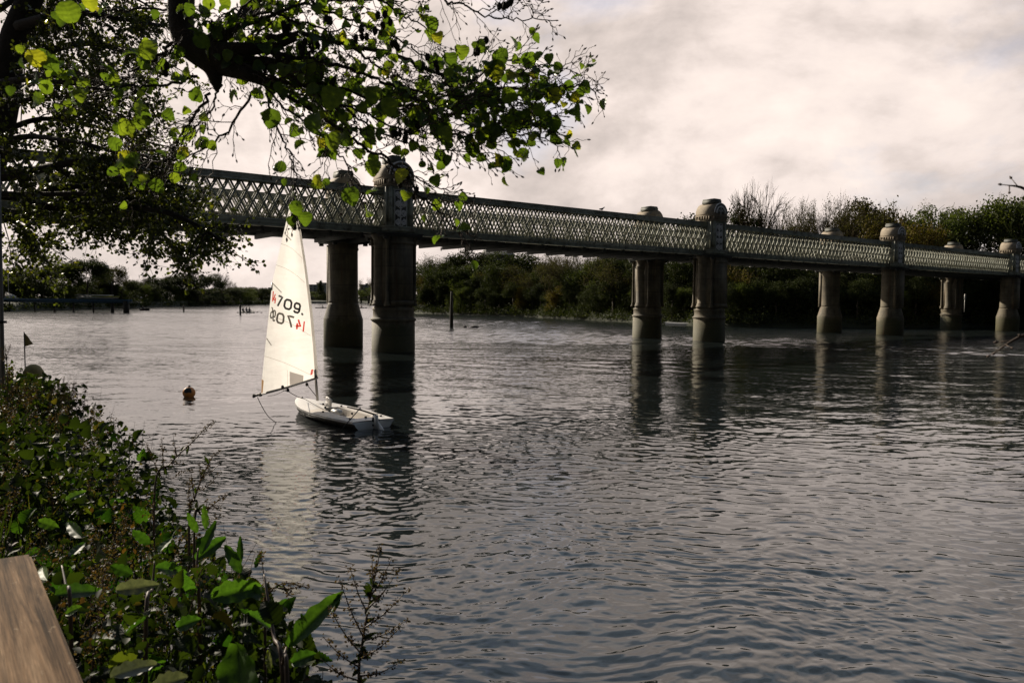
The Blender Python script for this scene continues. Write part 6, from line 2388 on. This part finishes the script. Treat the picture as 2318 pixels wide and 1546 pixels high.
def seed_plant(label, stem, side, seed, leaf_n=8):
    """tall weed gone to seed: main stalk, side stalks, small brown clusters all along"""
    g = np.random.default_rng(seed)
    pts = [P(*q) for q in stem]
    O = np.array([pts[0][0], pts[0][1], 1.7])
    o = empty('seeding_weed', tuple(O), 0, label, 'plant', 'weeds gone to seed along the bank edge')
    p0 = pts[0].copy()
    p0[2] = min(p0[2], 1.7)
    path = smooth_path([p0] + pts, 30)
    sm, sd = MB(), MB()
    tube(sm, path - O, np.linspace(0.006, 0.0015, 30), 6)
    allp = [path[8:]]
    for (bx, by, bd), (tx, ty, td) in side:
        a, b = P(bx, by, bd), P(tx, ty, td)
        q = smooth_path([a, (a + b) / 2 + np.array([0, 0, -0.012]), b], 14)
        tube(sm, q - O, np.linspace(0.003, 0.001, 14), 5)
        allp.append(q[2:])
    C = []
    for q in allp:
        L = float(np.sum(np.linalg.norm(np.diff(q, axis=0), axis=1)))
        n = int(L / 0.011)
        f = g.uniform(0, len(q) - 1.001, n)
        i = f.astype(int)
        c = q[i] + (q[i + 1] - q[i]) * (f - i)[:, None]
        C.append(np.repeat(c, 6, 0) + g.normal(0, 0.0065, (n * 6, 3)))
    C = np.concatenate(C)
    cards(sd, C - O, rand_unit(len(C), g), rand_unit(len(C), g), g.uniform(0.006, 0.013, len(C)), g.uniform(0, 1, len(C)), *LEAF4)
    sm.build('stalk', M['stem'], o, smooth=True)
    sd.build('seed_clusters', M['seed'], o, rnd=True)
    lm = MB()
    for z in range(leaf_n):
        i = int(g.integers(6, 22))
        dd = unit(g.standard_normal(3) + np.array([0.2, 0, 0.3]))
        dock_leaf(lm, path[i] - O, path[i] - O + dd * g.uniform(.025, .055), 0.016, np.array([0, -.6, .8]), g, 0.05, 0.2, g.uniform(0.3, 1))
    lm.build('leaves', M['leaf_bank'], o, smooth=True, rnd=True)


seed_plant('tall branching seed-head weed at the bottom, furthest right against the water', [(812, 1560, 2.45), (818, 1470, 2.5), (835, 1370, 2.55), (850, 1300, 2.6), (862, 1236, 2.65)],
           [((822, 1440, 2.5), (768, 1310, 2.5)), ((830, 1385, 2.5), (792, 1284, 2.55)), ((838, 1350, 2.55), (887, 1262, 2.6)), ((834, 1375, 2.5), (902, 1288, 2.6)), ((826, 1420, 2.5), (926, 1330, 2.55)), ((822, 1450, 2.5), (922, 1402, 2.5)), ((818, 1490, 2.45), (905, 1420, 2.5)),
            ((815, 1510, 2.45), (730, 1440, 2.45)), ((818, 1480, 2.45), (742, 1370, 2.5)), ((845, 1320, 2.55), (842, 1262, 2.6)), ((812, 1530, 2.4), (906, 1498, 2.45)), ((812, 1540, 2.4), (725, 1490, 2.4))], 1, 34)
seed_plant('long red-stalked weed slanting out over the water, the topmost of the leaning stalks', [(350, 1110, 4.2), (385, 1050, 4.3), (430, 1005, 4.35), (470, 965, 4.4), (488, 955, 4.4)],
           [((400, 1030, 4.3), (392, 985, 4.3)), ((430, 1005, 4.35), (446, 975, 4.4)), ((385, 1048, 4.3), (420, 1040, 4.3)), ((372, 1075, 4.25), (366, 990, 4.25)), ((366, 1080, 4.25), (330, 1000, 4.2)), ((366, 1090, 4.2), (426, 1060, 4.3))], 2)
seed_plant('upright dark seed-head weed against the water, right of the long red stalk', [(428, 1180, 3.6), (440, 1130, 3.65), (458, 1080, 3.7), (480, 1035, 3.75), (497, 1020, 3.8)],
           [((445, 1115, 3.65), (496, 1072, 3.7)), ((455, 1085, 3.7), (452, 1045, 3.7)), ((465, 1068, 3.7), (496, 1050, 3.75)), ((440, 1130, 3.65), (432, 1065, 3.65)), ((432, 1160, 3.6), (425, 1090, 3.6))], 3)
seed_plant('short brown seed-head weed leaning low over the water, under the upright dark one', [(440, 1200, 3.3), (458, 1165, 3.35), (485, 1140, 3.4), (512, 1120, 3.45)],
           [((460, 1162, 3.35), (470, 1130, 3.4)), ((480, 1145, 3.4), (506, 1140, 3.4)), ((450, 1180, 3.35), (500, 1165, 3.35))], 4)
seed_plant('drooping brown seed spray above the broad sideways dock leaf', [(600, 1400, 2.7), (605, 1350, 2.7), (640, 1320, 2.7), (700, 1330, 2.7)], [((630, 1330, 2.7), (690, 1318, 2.7)), ((640, 1322, 2.7), (668, 1352, 2.7)), ((606, 1345, 2.7), (590, 1250, 2.75))], 5)
seed_plant('small spiky weed standing up at the far end of the bank growth', [(135, 905, 9.5), (140, 880, 9.6), (146, 852, 9.7)], [((140, 880, 9.6), (160, 856, 9.7)), ((138, 888, 9.6), (126, 862, 9.6)), ((142, 870, 9.6), (204, 864, 9.7))], 6)
seed_plant('weed sprig rising beside the grey pole', [(16, 835, 8.6), (14, 808, 8.6), (12, 782, 8.6)], [((14, 815, 8.6), (2, 785, 8.6)), ((14, 808, 8.6), (24, 778, 8.6)), ((14, 820, 8.6), (-6, 800, 8.6))], 7)


# ------------------------------------------------------------------ wooden rail
def wood_material():
    m, t = mat('weathered_rail')
    ob = t.n('ShaderNodeTexCoord').outputs['Object']
    gr = t.noise(t.mapping(ob, (1.6, 38, 38)), 1.0, 8.0, 0.65, 0.6)
    bl = t.noise(t.mapping(ob, (4, 9, 9)), 1.0, 5.0, 0.6)
    c = t.ramp(gr.outputs[0], [(0.34, (0.030, 0.019, 0.011)), (0.5, (0.145, 0.092, 0.053)), (0.66, (0.27, 0.185, 0.115))])
    c = t.mixc(1.0, c, t.ramp(bl.outputs[0], [(0.32, (0.62, 0.6, 0.58)), (0.6, (1.1, 1.08, 1.05))]), 'MULTIPLY')
    fg = t.noise(t.mapping(ob, (5, 170, 170), (2, 2, 2)), 1.0, 5.0, 0.7, 0.3)
    c = t.mixc(1.0, c, t.ramp(fg.outputs[0], [(0.34, (0.45, 0.43, 0.42)), (0.52, (1.0, 1.0, 1.0)), (0.7, (1.35, 1.3, 1.25))]), 'MULTIPLY')
    lc = t.noise(t.mapping(ob, (26, 55, 55), (3, 1, 0)), 1.0, 4.0, 0.6)
    c = t.mixc(t.ramp(lc.outputs[0], [(0.64, (0, 0, 0)), (0.70, (0.6, 0.6, 0.6))]), c, (0.30, 0.23, 0.155))
    b = t.n('ShaderNodeBsdfPrincipled')
    t.put(b.inputs['Base Color'], c)
    b.inputs['Roughness'].default_value = 0.8
    b.inputs['Specular IOR Level'].default_value = 0.04
    bp = t.n('ShaderNodeBump')
    bp.inputs['Strength'].default_value = 0.6
    bp.inputs['Distance'].default_value = 0.004
    t.put(bp.inputs['Height'], gr.outputs[0])
    t.put(b.inputs['Normal'], bp.outputs[0])
    finish(t, b.outputs[0])
    return m


M['wood'] = wood_material()
RZ = 3.0
c1, c2 = W(70, 1252, RZ), W(192, 1546, RZ)
ud = unit((c2 - c1)[:2])
vd = np.array([ud[1], -ud[0]])
if vd[0] > 0:
    vd = -vd
wc = c1[:2] + vd * 0.095
fence = empty('wooden_fence', (wc[0], wc[1], 1.75), math.atan2(ud[1], ud[0]), 'weathered brown wooden rail ending at the lower left, beside the camera', 'fence')


def rail(name, c, s, bev=0.006):
    me = bpy.data.meshes.new(name)
    bm = bmesh.new()
    bmesh.ops.create_cube(bm, size=1.0, matrix=Matrix.Translation(c) @ Matrix.Diagonal((*s, 1)))
    bmesh.ops.bevel(bm, geom=bm.edges[:], offset=bev, segments=2, affect='EDGES')
    bm.to_mesh(me)
    bm.free()
    me.materials.append(M['wood'])
    o = bpy.data.objects.new(name, me)
    COL.objects.link(o)
    o.parent = fence
    return o


LR = 3.6
rail('top_rail', (LR / 2, 0, RZ - 1.75 - 0.022), (LR, 0.19, 0.044))
rail('lower_rail', (LR / 2 + 0.06, 0.0, 0.55), (LR - 0.1, 0.045, 0.14))
for x in (0.12, 1.9, 3.4):
    rail('post', (x, 0.0, 0.45), (0.09, 0.09, 1.5))
